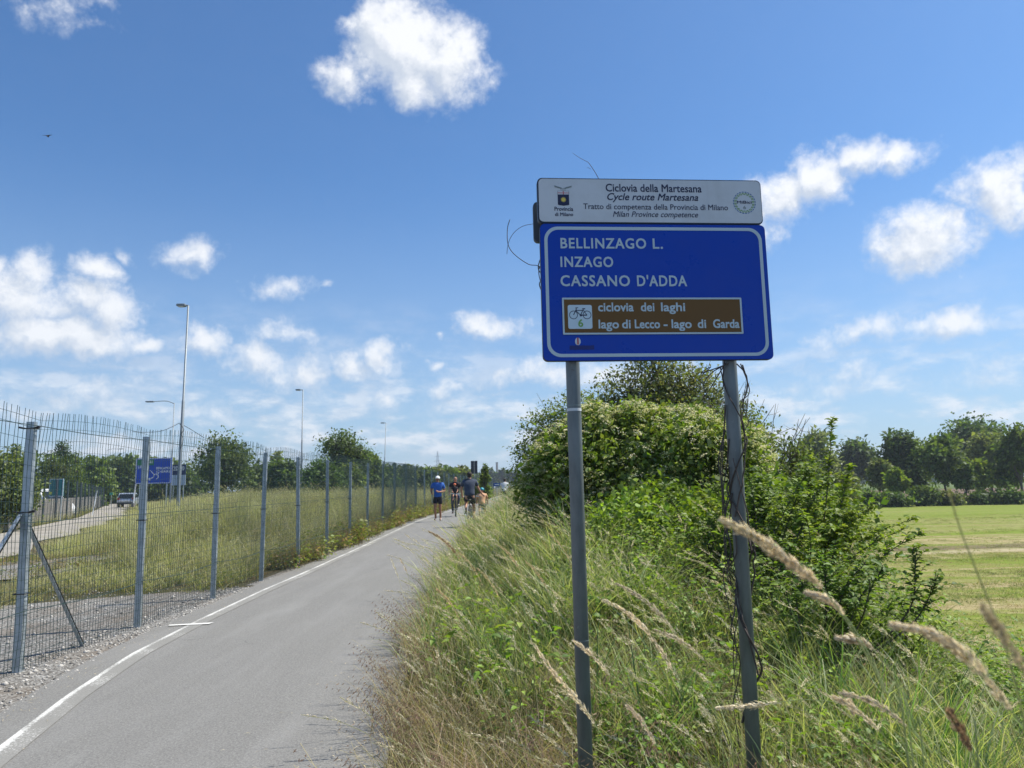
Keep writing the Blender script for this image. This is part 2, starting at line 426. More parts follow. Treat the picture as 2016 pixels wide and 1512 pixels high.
# ------------------------------------------------------------------ terrain
def sst(t): t = np.clip(t, 0, 1); return t * t * (3 - 2 * t)
XE = ([-8, 0, 2, 4.2, 6, 10, 20, 30, 50, 100, 200, 400], [1.2, .15, -.4, -.72, -.88, -1.12, -1.2, -1.1, -.75, .8, 5, 14])
XL = ([-8, 0, 3, 4.7, 5.8, 7.2, 9, 11.5, 16, 30, 50, 100, 200, 400], [-.6, -1.9, -2.7, -3.12, -3.38, -3.62, -3.75, -3.85, -3.9, -3.85, -3.4, -1.9, 2, 11])
XR = ([-10, 3, 12, 17, 25, 50, 95, 180, 400], [-6.5, -7.5, -10, -12, -15.5, -26, -49, -92, -210])      # near edge of the service road
def xe(y): return np.interp(y, *XE)
def xl(y): return np.interp(y, *XL)
def xr(y): return np.interp(y, *XR)
FX = ([-10, 5, 30, 60, 110], [-4.32, -4.3, -4.3, -3.9, -2.4])
def fx(y): return float(np.interp(y, *FX))
def hz(x, y):
    x = np.asarray(x, float); y = np.asarray(y, float)
    rise = .2 * sst((y - 13) / 18)
    d = x - xe(y)
    bank = .55 * sst((d - .1) / 1.7) * (.15 + .85 * sst((y - 3) / 5)) * (1 - .6 * sst((y - 30) / 30))
    z = rise + bank
    xc = 1.5 + np.clip((y - 4) * .22, 0, 3)
    t = sst((x - xc) / 4.2) * (1 - sst((y - 130) / 60) * 0)
    z = z * (1 - t) - 1.5 * t
    e = xr(y)
    mound = .48 * sst((-5.4 - x) / 2.5) * sst((y - 11) / 7) * sst((x - e - 1) / (5 + y * .06)) * (1 - sst((y - 70) / 40))
    z = z + mound - rise * sst((-4.6 - x) / 4)
    return z

def strip(name, ys, x0, x1, nx, dz, mat, kind='structure', colf=None, parent=None):
    ys = np.asarray(ys); X = np.linspace(0, 1, nx)
    a = x0(ys) if callable(x0) else np.full(len(ys), x0); b = x1(ys) if callable(x1) else np.full(len(ys), x1)
    gx = a[:, None] + (b - a)[:, None] * X[None]; gy = np.repeat(ys[:, None], nx, 1)
    gz = hz(gx, gy) + dz
    V = np.stack([gx, gy, gz], -1).reshape(-1, 3)
    i = np.arange(len(ys) - 1)[:, None] * nx + np.arange(nx - 1)[None]
    Fc = np.stack([i, i + 1, i + nx + 1, i + nx], -1).reshape(-1, 4)
    C = np.ones((len(V), 3))
    if colf is not None: C = colf(np.tile(X, len(ys)))
    o = link(name, arr_mesh(name, V, Fc, C, mat, True), parent)
    if kind: o['kind'] = kind
    return o

yn = np.concatenate([np.arange(-12, 30, .25), np.arange(30, 110, 1.0), np.geomspace(110, 1500, 34)])
xn = np.concatenate([-np.geomspace(1500, 30, 28), np.arange(-29, -8, .7), np.arange(-8, 8, .2), np.arange(8, 30, .7), np.geomspace(30, 1500, 28)])
gx, gy = np.meshgrid(xn, yn); gzz = hz(gx, gy)
V = np.stack([gx, gy, gzz], -1).reshape(-1, 3); nx = len(xn)
i = np.arange(len(yn) - 1)[:, None] * nx + np.arange(nx - 1)[None]
g = link('ground', arr_mesh('ground', V, np.stack([i, i + 1, i + nx + 1, i + nx], -1).reshape(-1, 4), np.ones((len(V), 3)), M_SOIL, True)); g['kind'] = 'structure'
yy = np.concatenate([np.arange(-6, 40, .25), np.arange(40, 160, 1.0)])
strip('cycle_path', yy, lambda y: xl(y) - .32, xe, 12, .012, M_ASPH)
def linecol(X):
    c = np.where(X < .22, .50, .31); return np.stack([c] * 3, -1)
ln = strip('edge_line', yy, lambda y: xl(y) - .01, lambda y: xl(y) + .16, 7, .017, M_PAINT, colf=linecol)
mb = MB(); q0, q1 = (-3.93, 8.62), (-3.5, 8.7)
mb.add([(q0[0], q0[1], .022), (q1[0], q1[1] - .02, .022), (q1[0] + .02, q1[1] + .08, .022), (q0[0] - .02, q0[1] + .07, .022)], [(0, 1, 2, 3)], (.95, .95, .95))
o = mb.obj('road_mark', M_PAINT); o['kind'] = 'structure'
strip('gravel_verge', np.arange(-6, 12.2, .2), lambda y: np.where(y < 10.6, -7.2 + .25 * np.sin(y * 1.7), np.interp(y, [10.6, 12.2], [-7, -4.2])), lambda y: xl(y) - .30 + .05 * np.sin(y * 5) * 0, 20, .006, M_GRAVEL)
strip('gravel_shoulder', np.concatenate([np.arange(12.2, 40, .25), np.arange(40, 100, 1.)]), lambda y: xl(y) - .5, lambda y: xl(y) - .28, 3, .006, M_GRAVEL)
strip('gravel_patch', np.arange(11.6, 18, .2), lambda y: -10.4 - (2.0 + .3 * np.sin(y * 4)) * np.sqrt(np.clip(1 - ((y - 14.7) / 3.2) ** 2, 0, 1)), lambda y: -10.4 + (1.7 + .5 * np.sin(y * 2.7) + .2 * np.sin(y * 7)) * np.sqrt(np.clip(1 - ((y - 14.7) / 3.2) ** 2, 0, 1)), 10, .03, M_GRAVEL)
def roadm():
    m, t, o = base_mat('dusty_road'); p = geopos(t)
    n = noise(t, p, .5, 6, .65); c = mixc(t, maprange(t, n, .3, .7), (.25, .225, .19), (.4, .37, .32))
    c = mixc(t, maprange(t, noise(t, p, 30, 3), .3, .7, 0, .25), c, (.13, .12, .1)); pbsdf(t, o, c, .95, 0, .2, noise(t, p, 60, 3), .4, .01); return m
M_ROAD = roadm()
strip('service_road', np.concatenate([np.arange(-6, 60, .5), np.arange(60, 300, 3.)]), lambda y: xr(y) - 3.1, lambda y: xr(y) + .3 * np.sin(y * .7), 10, .02, M_ROAD)
strip('motorway', np.concatenate([np.arange(10, 60, 1.), np.arange(60, 400, 4.)]), lambda y: xr(y) - 26 - y * .05, lambda y: xr(y) - 11 - y * .03, 8, .01, M_ASPH)
ff = strip('field', np.concatenate([np.arange(2, 40, .5), np.arange(40, 92, 1.)]), lambda y: np.maximum(6.6, 0 * y + 6.6 + np.clip((y - 4) * .1, 0, 2.5)), lambda y: 40 + y * 1.6, 60, .01, M_FIELD)
def farf(name, c1_, c2_):
    m, t, o = base_mat(name); p = geopos(t); n = noise(t, vmath(t, 'MULTIPLY', p, (.02, .2, 1)).outputs[0], 1, 5, .6)
    pbsdf(t, o, mixc(t, maprange(t, n, .35, .65), c1_, c2_), 1, 0, .1); return m
strip('ploughed_field', np.arange(100, 190, 3.), 15., 420., 12, .02, farf('ploughed_earth', (.13, .085, .06), (.2, .14, .1)))
strip('far_field', np.arange(190, 620, 10.), 22., 900., 12, .03, farf('far_crops', (.07, .11, .025), (.13, .16, .05)))

# ------------------------------------------------------------------ grass kit
def blades(n, rad, h0, h1, wid, lean, bend, cols, seg=4, tip=None, lean_dir=None, wtop=.15):
    """n grass blades rising from a disc; returns V, F, C"""
    a = rng.uniform(0, 2 * np.pi, n); rr = rad * np.sqrt(rng.uniform(0, 1, n))
    base = np.stack([rr * np.cos(a), rr * np.sin(a), np.full(n, -.03)], -1)
    h = rng.uniform(h0, h1, n); ld = rng.uniform(0, 2 * np.pi, n) if lean_dir is None else rng.normal(lean_dir[0], lean_dir[1], n)
    D = np.stack([np.cos(ld), np.sin(ld)], -1); le = np.abs(rng.normal(lean, lean * .4, n)); be = np.abs(rng.normal(bend, bend * .5, n))
    yaw = rng.uniform(0, np.pi, n); W = np.stack([np.cos(yaw), np.sin(yaw), np.zeros(n)], -1)
    w_ = wid * rng.uniform(.6, 1.4, n)
    cols = np.asarray(cols); ci = rng.integers(0, len(cols), n); base_c = cols[ci] * rng.uniform(.75, 1.25, (n, 1))
    Vs = []; Cs = []
    for k in range(seg + 1):
        t = k / seg
        off = le * t + be * t * t
        cz = h * (t - .28 * be / max(h1, .01) * t * t * t)
        P = base + np.stack([D[:, 0] * off * h, D[:, 1] * off * h, cz], -1)
        ww = w_ * (1 - t) ** .6 * .5 if k < seg else w_ * 0
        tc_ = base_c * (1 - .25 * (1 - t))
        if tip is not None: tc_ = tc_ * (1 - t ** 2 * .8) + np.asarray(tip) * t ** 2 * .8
        Vs += [P - W * ww[:, None], P + W * ww[:, None]]; Cs += [tc_, tc_]
    L = 2 * (seg + 1)
    V = np.stack(Vs, 1).reshape(-1, 3); C = np.stack(Cs, 1).reshape(-1, 3)
    b = np.arange(n)[:, None] * L; Fl = []
    for k in range(seg): Fl.append(np.stack([b[:, 0] + 2 * k, b[:, 0] + 2 * k + 1, b[:, 0] + 2 * k + 3, b[:, 0] + 2 * k + 2], -1))
    return V, np.concatenate(Fl), C

def leafquads(P, D, Nn, s, wr, C):
    """folded diamond leaves"""
    D = D / np.linalg.norm(D, axis=1, keepdims=True); B = np.cross(D, Nn); B /= np.linalg.norm(B, axis=1, keepdims=True) + 1e-9
    U = np.cross(B, D); s = s[:, None]
    v = np.stack([P, P + D * s * .45 + B * s * wr + U * s * .10, P + D * s - U * s * .08, P + D * s * .45 - B * s * wr + U * s * .10], 1).reshape(-1, 3)
    b = np.arange(len(P)) * 4
    return v, np.stack([b, b + 1, b + 2, b + 3], -1), np.repeat(C, 4, 0)

def leafhi(P, D, Nn, s, wr, C):
    """rounded leaf folded along its midrib, tip drooping"""
    D = D / np.linalg.norm(D, axis=1, keepdims=True); B = np.cross(D, Nn); B /= np.linalg.norm(B, axis=1, keepdims=True) + 1e-9
    U = np.cross(B, D); U = np.where(U[:, 2:] < 0, -U, U); s = s[:, None]
    def q(a, b, c): return P + D * s * a + B * s * wr * b + U * s * c
    v = np.stack([q(0, 0, 0), q(.5, 0, .02), q(1, 0, -.16), q(.16, .72, .07), q(.45, 1.0, .13), q(.78, .55, .03), q(.16, -.72, .07), q(.45, -1.0, .13), q(.78, -.55, .03)], 1).reshape(-1, 3)
    b = (np.arange(len(P)) * 9)[:, None]
    F_ = np.concatenate([b + np.array([[0, 1, 4, 3]]), b + np.array([[1, 2, 5, 4]]), b + np.array([[1, 0, 6, 7]]), b + np.array([[2, 1, 7, 8]])])
    return v, F_, np.repeat(C, 9, 0)

def merge(parts):
    Vs, Fs, Cs, n = [], [], [], 0
    for V, Fc, C in parts: Vs.append(V); Fs.append(Fc + n); Cs.append(C); n += len(V)
    return np.concatenate(Vs), np.concatenate(Fs), np.concatenate(Cs)

def head_spikelets(P0, P1s, length, rad, n, col, droop=0.0):
    """a grass head along a polyline: many thin little spikelets hugging it"""
    pts = np.asarray(P1s); m = len(pts); t = rng.uniform(0, 1, n); t = np.clip((np.round(t * 13) + rng.normal(0, .27, n)) / 13, 0, .999) if n > 100 else t; f = t * (m - 1); k = np.clip(f.astype(int), 0, m - 2); fr = (f - k)[:, None]
    c = pts[k] * (1 - fr) + pts[k + 1] * fr; T = pts[k + 1] - pts[k]; T /= np.linalg.norm(T, axis=1, keepdims=True)
    rd = rng.normal(0, 1, (n, 3)); rd -= T * (rd * T).sum(1, keepdims=True); rd /= np.linalg.norm(rd, axis=1, keepdims=True)
    env = np.sin(np.pi * np.clip(t * .92 + .06, 0, 1)) ** .6
    D = T * 1.0 + rd * rng.uniform(.15, .9, (n, 1)) + np.array([0, 0, -droop])
    C = np.asarray(col) * rng.uniform(.6, 1.35, (n, 1)) * np.array([1, 1, 1])
    lob = .55 + .9 * rng.uniform(0, 1, 15)[np.clip((t * 13).round().astype(int), 0, 14)]; env = env * lob
    return leafquads(c + rd * (rad * rng.uniform(.1, 1.0, n) * env)[:, None], D, rd, length * (.5 + .6 * env) * rng.uniform(.7, 1.2, n), .11, C)

def stalks(n, rad, h0, h1, col_s, col_h, headlen, headrad, nsp, arch=.5, ldir=(np.pi, .35)):
    parts = []
    for _ in range(n):
        a = rng.uniform(0, 6.28); r = rad * math.sqrt(rng.uniform()); h = rng.uniform(h0, h1); ld = rng.normal(*ldir); ar = abs(rng.normal(arch, arch * .3)); le = rng.uniform(.05, .3)
        t = np.linspace(0, 1, 8); off = (le * t + ar * t ** 3) * h
        P = np.stack([r * math.cos(a) + math.cos(ld) * off, r * math.sin(a) + math.sin(ld) * off, h * (t - .35 * ar * t ** 4) - .03], -1)
        wv = np.array([math.cos(ld + 1.57), math.sin(ld + 1.57), 0]) * .0018
        V = np.concatenate([P - wv, P + wv, P + np.array([0, .0, .0016]) + 0 * P], 0); k = np.arange(7)
        F1 = np.stack([k, k + 1, k + 9, k + 8], -1)
        F2 = np.stack([k, k + 1, k + 17, k + 16], -1)
        parts.append((V, np.concatenate([F1, F2]), np.tile(np.asarray(col_s) * rng.uniform(.8, 1.2), (len(V), 1))))
        # head over the last stretch
        tt = np.linspace(1 - headlen / h, 1, 6)
        Q = np.stack([r * math.cos(a) + math.cos(ld) * (le * tt + ar * tt ** 3) * h, r * math.sin(a) + math.sin(ld) * (le * tt + ar * tt ** 3) * h, h * (tt - .35 * ar * tt ** 4) - .03], -1)
        parts.append(head_spikelets(None, Q, .016, headrad, nsp, col_h))
    return merge(parts)

def brome(n, rad, h0, h1, col_s, col_h):
    parts = [blades(n * 3, rad, h0 * .5, h1 * .8, .0034, .25, .35, [col_s, (.2, .15, .06)])]
    for _ in range(n):
        a = rng.uniform(0, 6.28); r = rad * math.sqrt(rng.uniform()); h = rng.uniform(h0, h1); ld = rng.normal(np.pi, .7); le = rng.uniform(.1, .45)
        t = np.linspace(0, 1, 6); off = (le * t + .3 * t ** 3) * h
        P = np.stack([r * math.cos(a) + math.cos(ld) * off, r * math.sin(a) + math.sin(ld) * off, h * (t - .15 * t ** 4) - .03], -1)
        wv = np.array([math.cos(ld + 1.57), math.sin(ld + 1.57), 0]) * .0014
        V = np.concatenate([P - wv, P + wv]); k = np.arange(5)
        parts.append((V, np.stack([k, k + 1, k + 7, k + 6], -1), np.tile(np.asarray(col_s), (len(V), 1))))
        m = 12; tt = rng.uniform(.62, 1, m)
        c = np.stack([np.interp(tt, t, P[:, j]) for j in range(3)], -1)
        dd = np.stack([math.cos(ld) + rng.normal(0, .6, m), math.sin(ld) + rng.normal(0, .6, m), rng.uniform(-1.1, -.1, m)], -1)
        dd /= np.linalg.norm(dd, axis=1, keepdims=True)
        ends = c + dd * rng.uniform(.01, .05, (m, 1))
        parts.append(leafquads(ends, dd + np.array([0, 0, -.4]), rng.normal(0, 1, (m, 3)), rng.uniform(.018, .032, m), .11, np.asarray(col_h) * rng.uniform(.7, 1.3, (m, 1))))
    return merge(parts)

def weed(nl, rad, h, size, cols, wr=.36):
    t = rng.uniform(.15, 1, nl); a = rng.uniform(0, 6.28, nl); r = rad * np.sqrt(rng.uniform(0, 1, nl))
    P = np.stack([r * np.cos(a), r * np.sin(a), h * t * (1 - .4 * (r / rad) ** 2)], -1)
    D = np.stack([np.cos(a) + rng.normal(0, .5, nl), np.sin(a) + rng.normal(0, .5, nl), rng.uniform(-.4, .5, nl)], -1)
    Nn = np.stack([rng.normal(0, .35, nl), rng.normal(0, .35, nl), np.ones(nl)], -1)
    cols = np.asarray(cols); C = cols[rng.integers(0, len(cols), nl)] * rng.uniform(.75, 1.3, (nl, 1))
    L = leafhi(P, D, Nn, size * rng.uniform(.6, 1.3, nl), wr, C)
    S = blades(max(4, nl // 6), rad * .5, h * .5, h, .004, .3, .2, [(.08, .11, .03)])
    return merge([L, S])

GREEN = [(.28, .35, .08), (.33, .38, .10), (.22, .29, .07), (.44, .45, .19), (.54, .49, .27), (.14, .2, .05)]
GRN2 = [(.15, .24, .06), (.11, .19, .06), (.22, .31, .08)]
STRAW = [(.44, .37, .23), (.36, .29, .17), (.52, .46, .31), (.28, .21, .13), (.22, .24, .09), (.16, .21, .06)]
MEAD = [(.34, .35, .13), (.44, .41, .2), (.22, .25, .08), (.55, .47, .3), (.13, .14, .06)]

def proto(name, data, mat):
    V, Fc, C = data
    return bpy.data.objects.new(name, arr_mesh(name, V, Fc, C, mat))
def scatter(name, label, cat, protos, P, rot, sc, var=None, mat=None):
    me = bpy.data.meshes.new(name); me.vertices.add(len(P)); me.vertices.foreach_set('co', np.asarray(P, np.float32).ravel())
    a = me.attributes.new('rot', 'FLOAT_VECTOR', 'POINT'); a.data.foreach_set('vector', np.asarray(rot, np.float32).ravel())
    a = me.attributes.new('siz', 'FLOAT_VECTOR', 'POINT'); a.data.foreach_set('vector', np.asarray(sc, np.float32).ravel())
    a = me.attributes.new('idx', 'INT', 'POINT'); a.data.foreach_set('value', rng.integers(0, len(protos), len(P)).astype(np.int32) if var is None else var)
    me.update(); o = link(name, me); setp(o, label, cat, kind='stuff')
    g = bpy.data.node_groups.new(name, 'GeometryNodeTree')
    g.interface.new_socket('Geometry', in_out='INPUT', socket_type='NodeSocketGeometry'); g.interface.new_socket('Geometry', in_out='OUTPUT', socket_type='NodeSocketGeometry')
    gi = g.nodes.new('NodeGroupInput'); go = g.nodes.new('NodeGroupOutput')
    jn = g.nodes.new('GeometryNodeGeometryToInstance')
    for p in reversed(protos):
        oi = g.nodes.new('GeometryNodeObjectInfo'); oi.inputs['Object'].default_value = p; oi.inputs['As Instance'].default_value = False
        g.links.new(oi.outputs['Geometry'], jn.inputs[0])
    ip = g.nodes.new('GeometryNodeInstanceOnPoints'); g.links.new(gi.outputs[0], ip.inputs['Points']); g.links.new(jn.outputs[0], ip.inputs['Instance'])
    ip.inputs['Pick Instance'].default_value = True
    for nm, ty, sock in (('idx', 'INT', 'Instance Index'), ('rot', 'FLOAT_VECTOR', 'Rotation'), ('siz', 'FLOAT_VECTOR', 'Scale')):
        na = g.nodes.new('GeometryNodeInputNamedAttribute'); na.data_type = ty; na.inputs[0].default_value = nm
        src = [s_ for s_ in na.outputs if s_.enabled and s_.name == 'Attribute'][0]
        g.links.new(src, ip.inputs[sock])
    g.links.new(ip.outputs[0], go.inputs[0])
    md = o.modifiers.new('scatter', 'NODES'); md.node_group = g
    return o

def sow(x0, x1, y0, y1, dens, keep=None):
    n = int((x1 - x0) * (y1 - y0) * dens); x = rng.uniform(x0, x1, n); y = rng.uniform(y0, y1, n)
    if keep is not None: k = keep(x, y); x, y = x[k], y[k]
    return x, y
def cat2(*a): return np.concatenate([q[0] for q in a]), np.concatenate([q[1] for q in a])
def n2(x, y, s, seed):
    """cheap smooth noise 0..1"""
    r = np.random.default_rng(seed); v = 0
    for k in range(6):
        a = r.uniform(0, 6.28); f = s * r.uniform(.6, 1.9); v = v + np.sin((x * math.cos(a) + y * math.sin(a)) * f + r.uniform(0, 6.28))
    return .5 + v / 8
def rots(n, tilt=.12, z=None):
    return np.stack([rng.normal(0, tilt, n), rng.normal(0, tilt, n), rng.uniform(0, 6.28, n) if z is None else rng.normal(z, .35, n)], -1)
def lay(x, y): return np.stack([x, y, hz(x, y)], -1)
def scl(n, a, b, zmul=1.0): s = rng.uniform(a, b, n); return np.stack([s, s, s * zmul], -1)

def inview(x, y, m=1.15):
    return (y > 1.2) & (np.abs(x) < y * .72 * m + 1.2)

# right bank
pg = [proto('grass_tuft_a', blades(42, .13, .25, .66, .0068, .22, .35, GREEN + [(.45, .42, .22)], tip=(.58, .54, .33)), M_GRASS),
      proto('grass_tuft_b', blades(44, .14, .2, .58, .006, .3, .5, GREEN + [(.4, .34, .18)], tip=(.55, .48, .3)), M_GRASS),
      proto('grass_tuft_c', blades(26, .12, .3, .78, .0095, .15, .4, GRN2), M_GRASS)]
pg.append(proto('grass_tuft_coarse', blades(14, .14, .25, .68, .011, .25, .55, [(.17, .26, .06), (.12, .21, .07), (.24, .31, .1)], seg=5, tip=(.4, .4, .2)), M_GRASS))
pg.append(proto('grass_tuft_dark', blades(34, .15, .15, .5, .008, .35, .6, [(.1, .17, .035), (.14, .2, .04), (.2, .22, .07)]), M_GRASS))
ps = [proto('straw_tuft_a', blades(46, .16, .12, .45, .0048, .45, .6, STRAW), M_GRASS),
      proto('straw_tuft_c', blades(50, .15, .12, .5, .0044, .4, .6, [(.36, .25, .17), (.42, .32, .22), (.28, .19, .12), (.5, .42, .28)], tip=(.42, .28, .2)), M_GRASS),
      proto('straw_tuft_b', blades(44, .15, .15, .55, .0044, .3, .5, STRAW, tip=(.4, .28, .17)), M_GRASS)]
ph = [proto('seed_stalks_a', stalks(5, .15, .55, .9, (.33, .36, .17), (.70, .62, .46), .14, .005, 56, .3, (np.pi, .6)), M_HEAD),
      proto('seed_stalks_b', stalks(4, .15, .5, .85, (.36, .36, .2), (.74, .68, .52), .12, .005, 50, .22, (np.pi, .8)), M_HEAD)]
pb = [proto('brome_a', brome(9, .12, .3, .6, (.32, .28, .16), (.3, .2, .15)), M_HEAD), proto('brome_b', brome(8, .12, .3, .55, (.34, .3, .17), (.4, .29, .2)), M_HEAD)]
pw = [proto('weed_tall', weed(150, .2, .62, .04, [(.15, .24, .03), (.2, .29, .04), (.1, .16, .03), (.25, .32, .06)], .3), M_LEAF), proto('weed_a', weed(120, .2, .32, .027, [(.15, .24, .03), (.2, .29, .04), (.1, .16, .03)]), M_LEAF),
      proto('weed_b', weed(90, .22, .28, .036, [(.16, .26, .03), (.22, .32, .04)], .42), M_LEAF)]
def bankkeep(x, y): return (x > xe(y) + .04) & (x < 6.2 + np.clip((y - 4) * .1, 0, 2.5)) & inview(x, y) & (np.hypot(x, y) > 1.6)
A = cat2(sow(-1.6, 7, 1.2, 8, 62, bankkeep), sow(-1.6, 10, 8, 22, 30, bankkeep), sow(-1.6, 9, 22, 60, 9, bankkeep))
x, y = A; kq = (n2(x, y, 3.6, 61) > .44) | (rng.uniform(0, 1, len(x)) < .55) | (x - xe(y) < .4); x, y = x[kq], y[kq]; edge = np.clip((x - xe(y)) / 1.2, 0, 1)
dry = n2(x, y, 1.6, 3)
near_c = (np.abs(x - .9) < 1.3) & (y < 5.2)
isdry = (dry + .06 * near_c > .76) | (rng.uniform(0, 1, len(x)) < .2) | ((x - xe(y) < .4) & (y < 9) & (rng.uniform(0, 1, len(x)) < .38))
hmul = (.85 + .15 * edge) * np.interp(y, [1.5, 2.5, 4, 8, 14, 30], [.45, .66, 1.0, 1.25, 1.5, 1.6]) * (.6 + .8 * n2(x, y, 2.2, 55)) * np.where((x > .75) & (y > 4.2) & (y < 14), .74, 1) * np.where(y < 14, 1 - .45 * sst((x - 1.7 - .12 * y) / 1.2), 1)
gi_ = ~isdry
s_ = rng.uniform(.75, 1.2, len(x)) * hmul
S3 = np.stack([np.maximum(s_, .7), np.maximum(s_, .7), s_], -1)
fwd = np.stack([np.zeros(len(x)), np.full(len(x), -.10), np.zeros(len(x))], -1)
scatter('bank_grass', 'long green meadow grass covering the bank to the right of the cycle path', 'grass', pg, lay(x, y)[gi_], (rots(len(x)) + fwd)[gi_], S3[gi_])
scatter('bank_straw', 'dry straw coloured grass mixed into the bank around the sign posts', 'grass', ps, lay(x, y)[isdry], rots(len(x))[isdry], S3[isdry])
x, y = cat2(sow(-1.6, 6, 1.8, 8, 8, lambda x, y: bankkeep(x, y) & (x > xe(y) + .25)), sow(-1.6, 7, 8, 20, 4, bankkeep), sow(-1.6, 7, 20, 50, 1.6, bankkeep))
hm = np.interp(y, [1.8, 3, 5, 8], [.55, .75, .95, 1.1]); s = scl(len(x), .8, 1.15) * hm[:, None]
scatter('tall_seed_grass', 'pale tan grass stalks with nodding seed heads leaning left over the bank', 'grass', ph, lay(x, y), rots(len(x), .08, 0.0), s)
x, y = cat2(sow(-1.6, 1, 2, 9, 20, lambda x, y: (x > xe(y) - .10) & (x < xe(y) + .38) & inview(x, y)), sow(-1.6, 1, 9, 30, 10, lambda x, y: (x > xe(y) - .08) & (x < xe(y) + .4)),
            sow(.2, 2.6, 2.2, 5.0, 7, bankkeep))
scatter('brome_grass', 'reddish brown drooping brome grass fringing the edge of the asphalt', 'grass', pb, lay(x, y), rots(len(x), .1, 0.0), scl(len(x), .6, 1.05))
x, y = cat2(sow(.4, 6.5, 2.4, 9, 11, lambda x, y: bankkeep(x, y) & (n2(x, y, 1.3, 9) > np.interp(y, [3, 4.5, 6], [.68, .58, .46]))), sow(-1, 8.5, 5, 16, 13, lambda x, y: bankkeep(x, y) & (x > .55) & (n2(x, y, 1.1, 12) > .36)),
            sow(-.6, 1.4, 2.5, 7, 3, lambda x, y: bankkeep(x, y) & (n2(x, y, 2.2, 19) > .55)))
scatter('bank_weeds', 'bright green leafy weeds and ground creeper growing through the bank grass', 'weeds', pw, lay(x, y), rots(len(x), .2), scl(len(x), .7, 1.4, 1.0))

# weeds under the fence on the path side
x, y = cat2(sow(-4.7, -3.9, 11.6, 40, 26, lambda x, y: (x < xl(y) - .38) & (n2(x, y, .9, 21) > np.interp(y, [11.6, 15, 17], [.6, .45, .1]))), sow(-4.6, -2.5, 40, 90, 8, lambda x, y: x < xl(y) - .4))
s = scl(len(x), .7, 1.6); s *= np.interp(y, [11.6, 15, 19], [.65, 1.05, 1.4])[:, None] * (.6 + .8 * n2(x, y, 1.3, 91))[:, None]
py_ = [proto('verge_weed_a', merge([weed(60, .2, .3, .04, [(.17, .2, .03), (.2, .21, .04), (.13, .17, .03)]), blades(30, .15, .2, .45, .004, .25, .4, [(.25, .22, .1), (.3, .2, .12)])]), M_LEAF),
       proto('verge_weed_b', merge([weed(40, .18, .22, .04, [(.12, .17, .03), (.3, .2, .1)]), blades(50, .15, .15, .5, .0035, .3, .4, [(.3, .23, .11), (.2, .2, .07), (.33, .2, .13)])]), M_LEAF)]
scatter('verge_weeds', 'yellow green weeds and dry grass along the foot of the wire fence', 'weeds', py_, lay(x, y), rots(len(x), .15), s)

# meadow behind the fence
pm = [proto('meadow_tuft_a', merge([blades(44, .2, .25, .8, .008, .18, .25, MEAD, tip=(.5, .46, .3)), stalks(5, .2, .55, .85, (.36, .36, .2), (.56, .5, .36), .1, .006, 24, .25, (0, 3))]), M_MEADOW),
      proto('meadow_tuft_b', merge([blades(44, .22, .2, .7, .008, .22, .3, MEAD, tip=(.48, .44, .28)), stalks(4, .2, .5, .8, (.36, .36, .2), (.5, .42, .3), .1, .006, 24, .3, (0, 3))]), M_MEADOW),
      proto('meadow_tuft_c', blades(46, .22, .15, .5, .009, .2, .3, [(.24, .28, .08), (.3, .32, .12), (.42, .36, .2)]), M_MEADOW)]
def mkeep(x, y): return (x > xr(y) + .5 + .6 * n2(x, y, .5, 4)) & (x < np.interp(y, FX[0], FX[1]) - .25) & ~((y < 11.4 + .5 * n2(x, y, 1.5, 2)) & (x > -7.0)) & (x < -.05) & ((((x + 10.2) / 2.4) ** 2 + ((y - 14.5) / 3.2) ** 2) > .8 + .5 * n2(x, y, 2, 6))
x, y = cat2(sow(-13, -4.4, 7.5, 16, 17, mkeep), sow(-22, -4.4, 16, 32, 20, mkeep), sow(-34, -4, 32, 60, 8, mkeep), sow(-60, -3, 60, 110, 2.5, mkeep))
hm = sst((x - xr(y)) / (3.5 + y * .08)) * .6 + .4; hm *= np.interp(y, [7, 12, 15, 22], [.42, .5, .85, 1.1])
hm = np.where((y < 13.5) | (x < xr(y) + 2.5), hm * .8, hm)
s = scl(len(x), .7, 1.25); s[:, 2] *= hm * (.55 + .9 * n2(x, y, 1.3, 77)) * np.where(rng.uniform(0, 1, len(x)) < .12, 1.35, 1); s[:, :2] *= np.interp(y, [10, 30, 60], [1, 1.3, 2.4])[:, None]
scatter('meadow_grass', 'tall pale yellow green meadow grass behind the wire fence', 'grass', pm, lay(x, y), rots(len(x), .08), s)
x, y = sow(-13, -4.4, 8, 18, 9, lambda x, y: (x > xr(y) + .3) & ((x < -7.1) | (y > 11.3)) & (n2(x, y, 1.2, 31) > .5) & (n2(x, y, 3, 33) > .4))
scatter('meadow_edge_weeds', 'dark low weeds and dry stems along the gravel behind the fence', 'weeds', py_, lay(x, y), rots(len(x), .2), scl(len(x), .5, 1.0))
x, y = sow(-50, -14, 14, 70, 2.2, lambda x, y: (x < xr(y) - 3.2) & (x > xr(y) - 6))
scatter('roadside_weeds', 'rough grass along the far side of the service road', 'grass', pm[1:], lay(x, y), rots(len(x), .1), scl(len(x), .9, 1.6, .7))
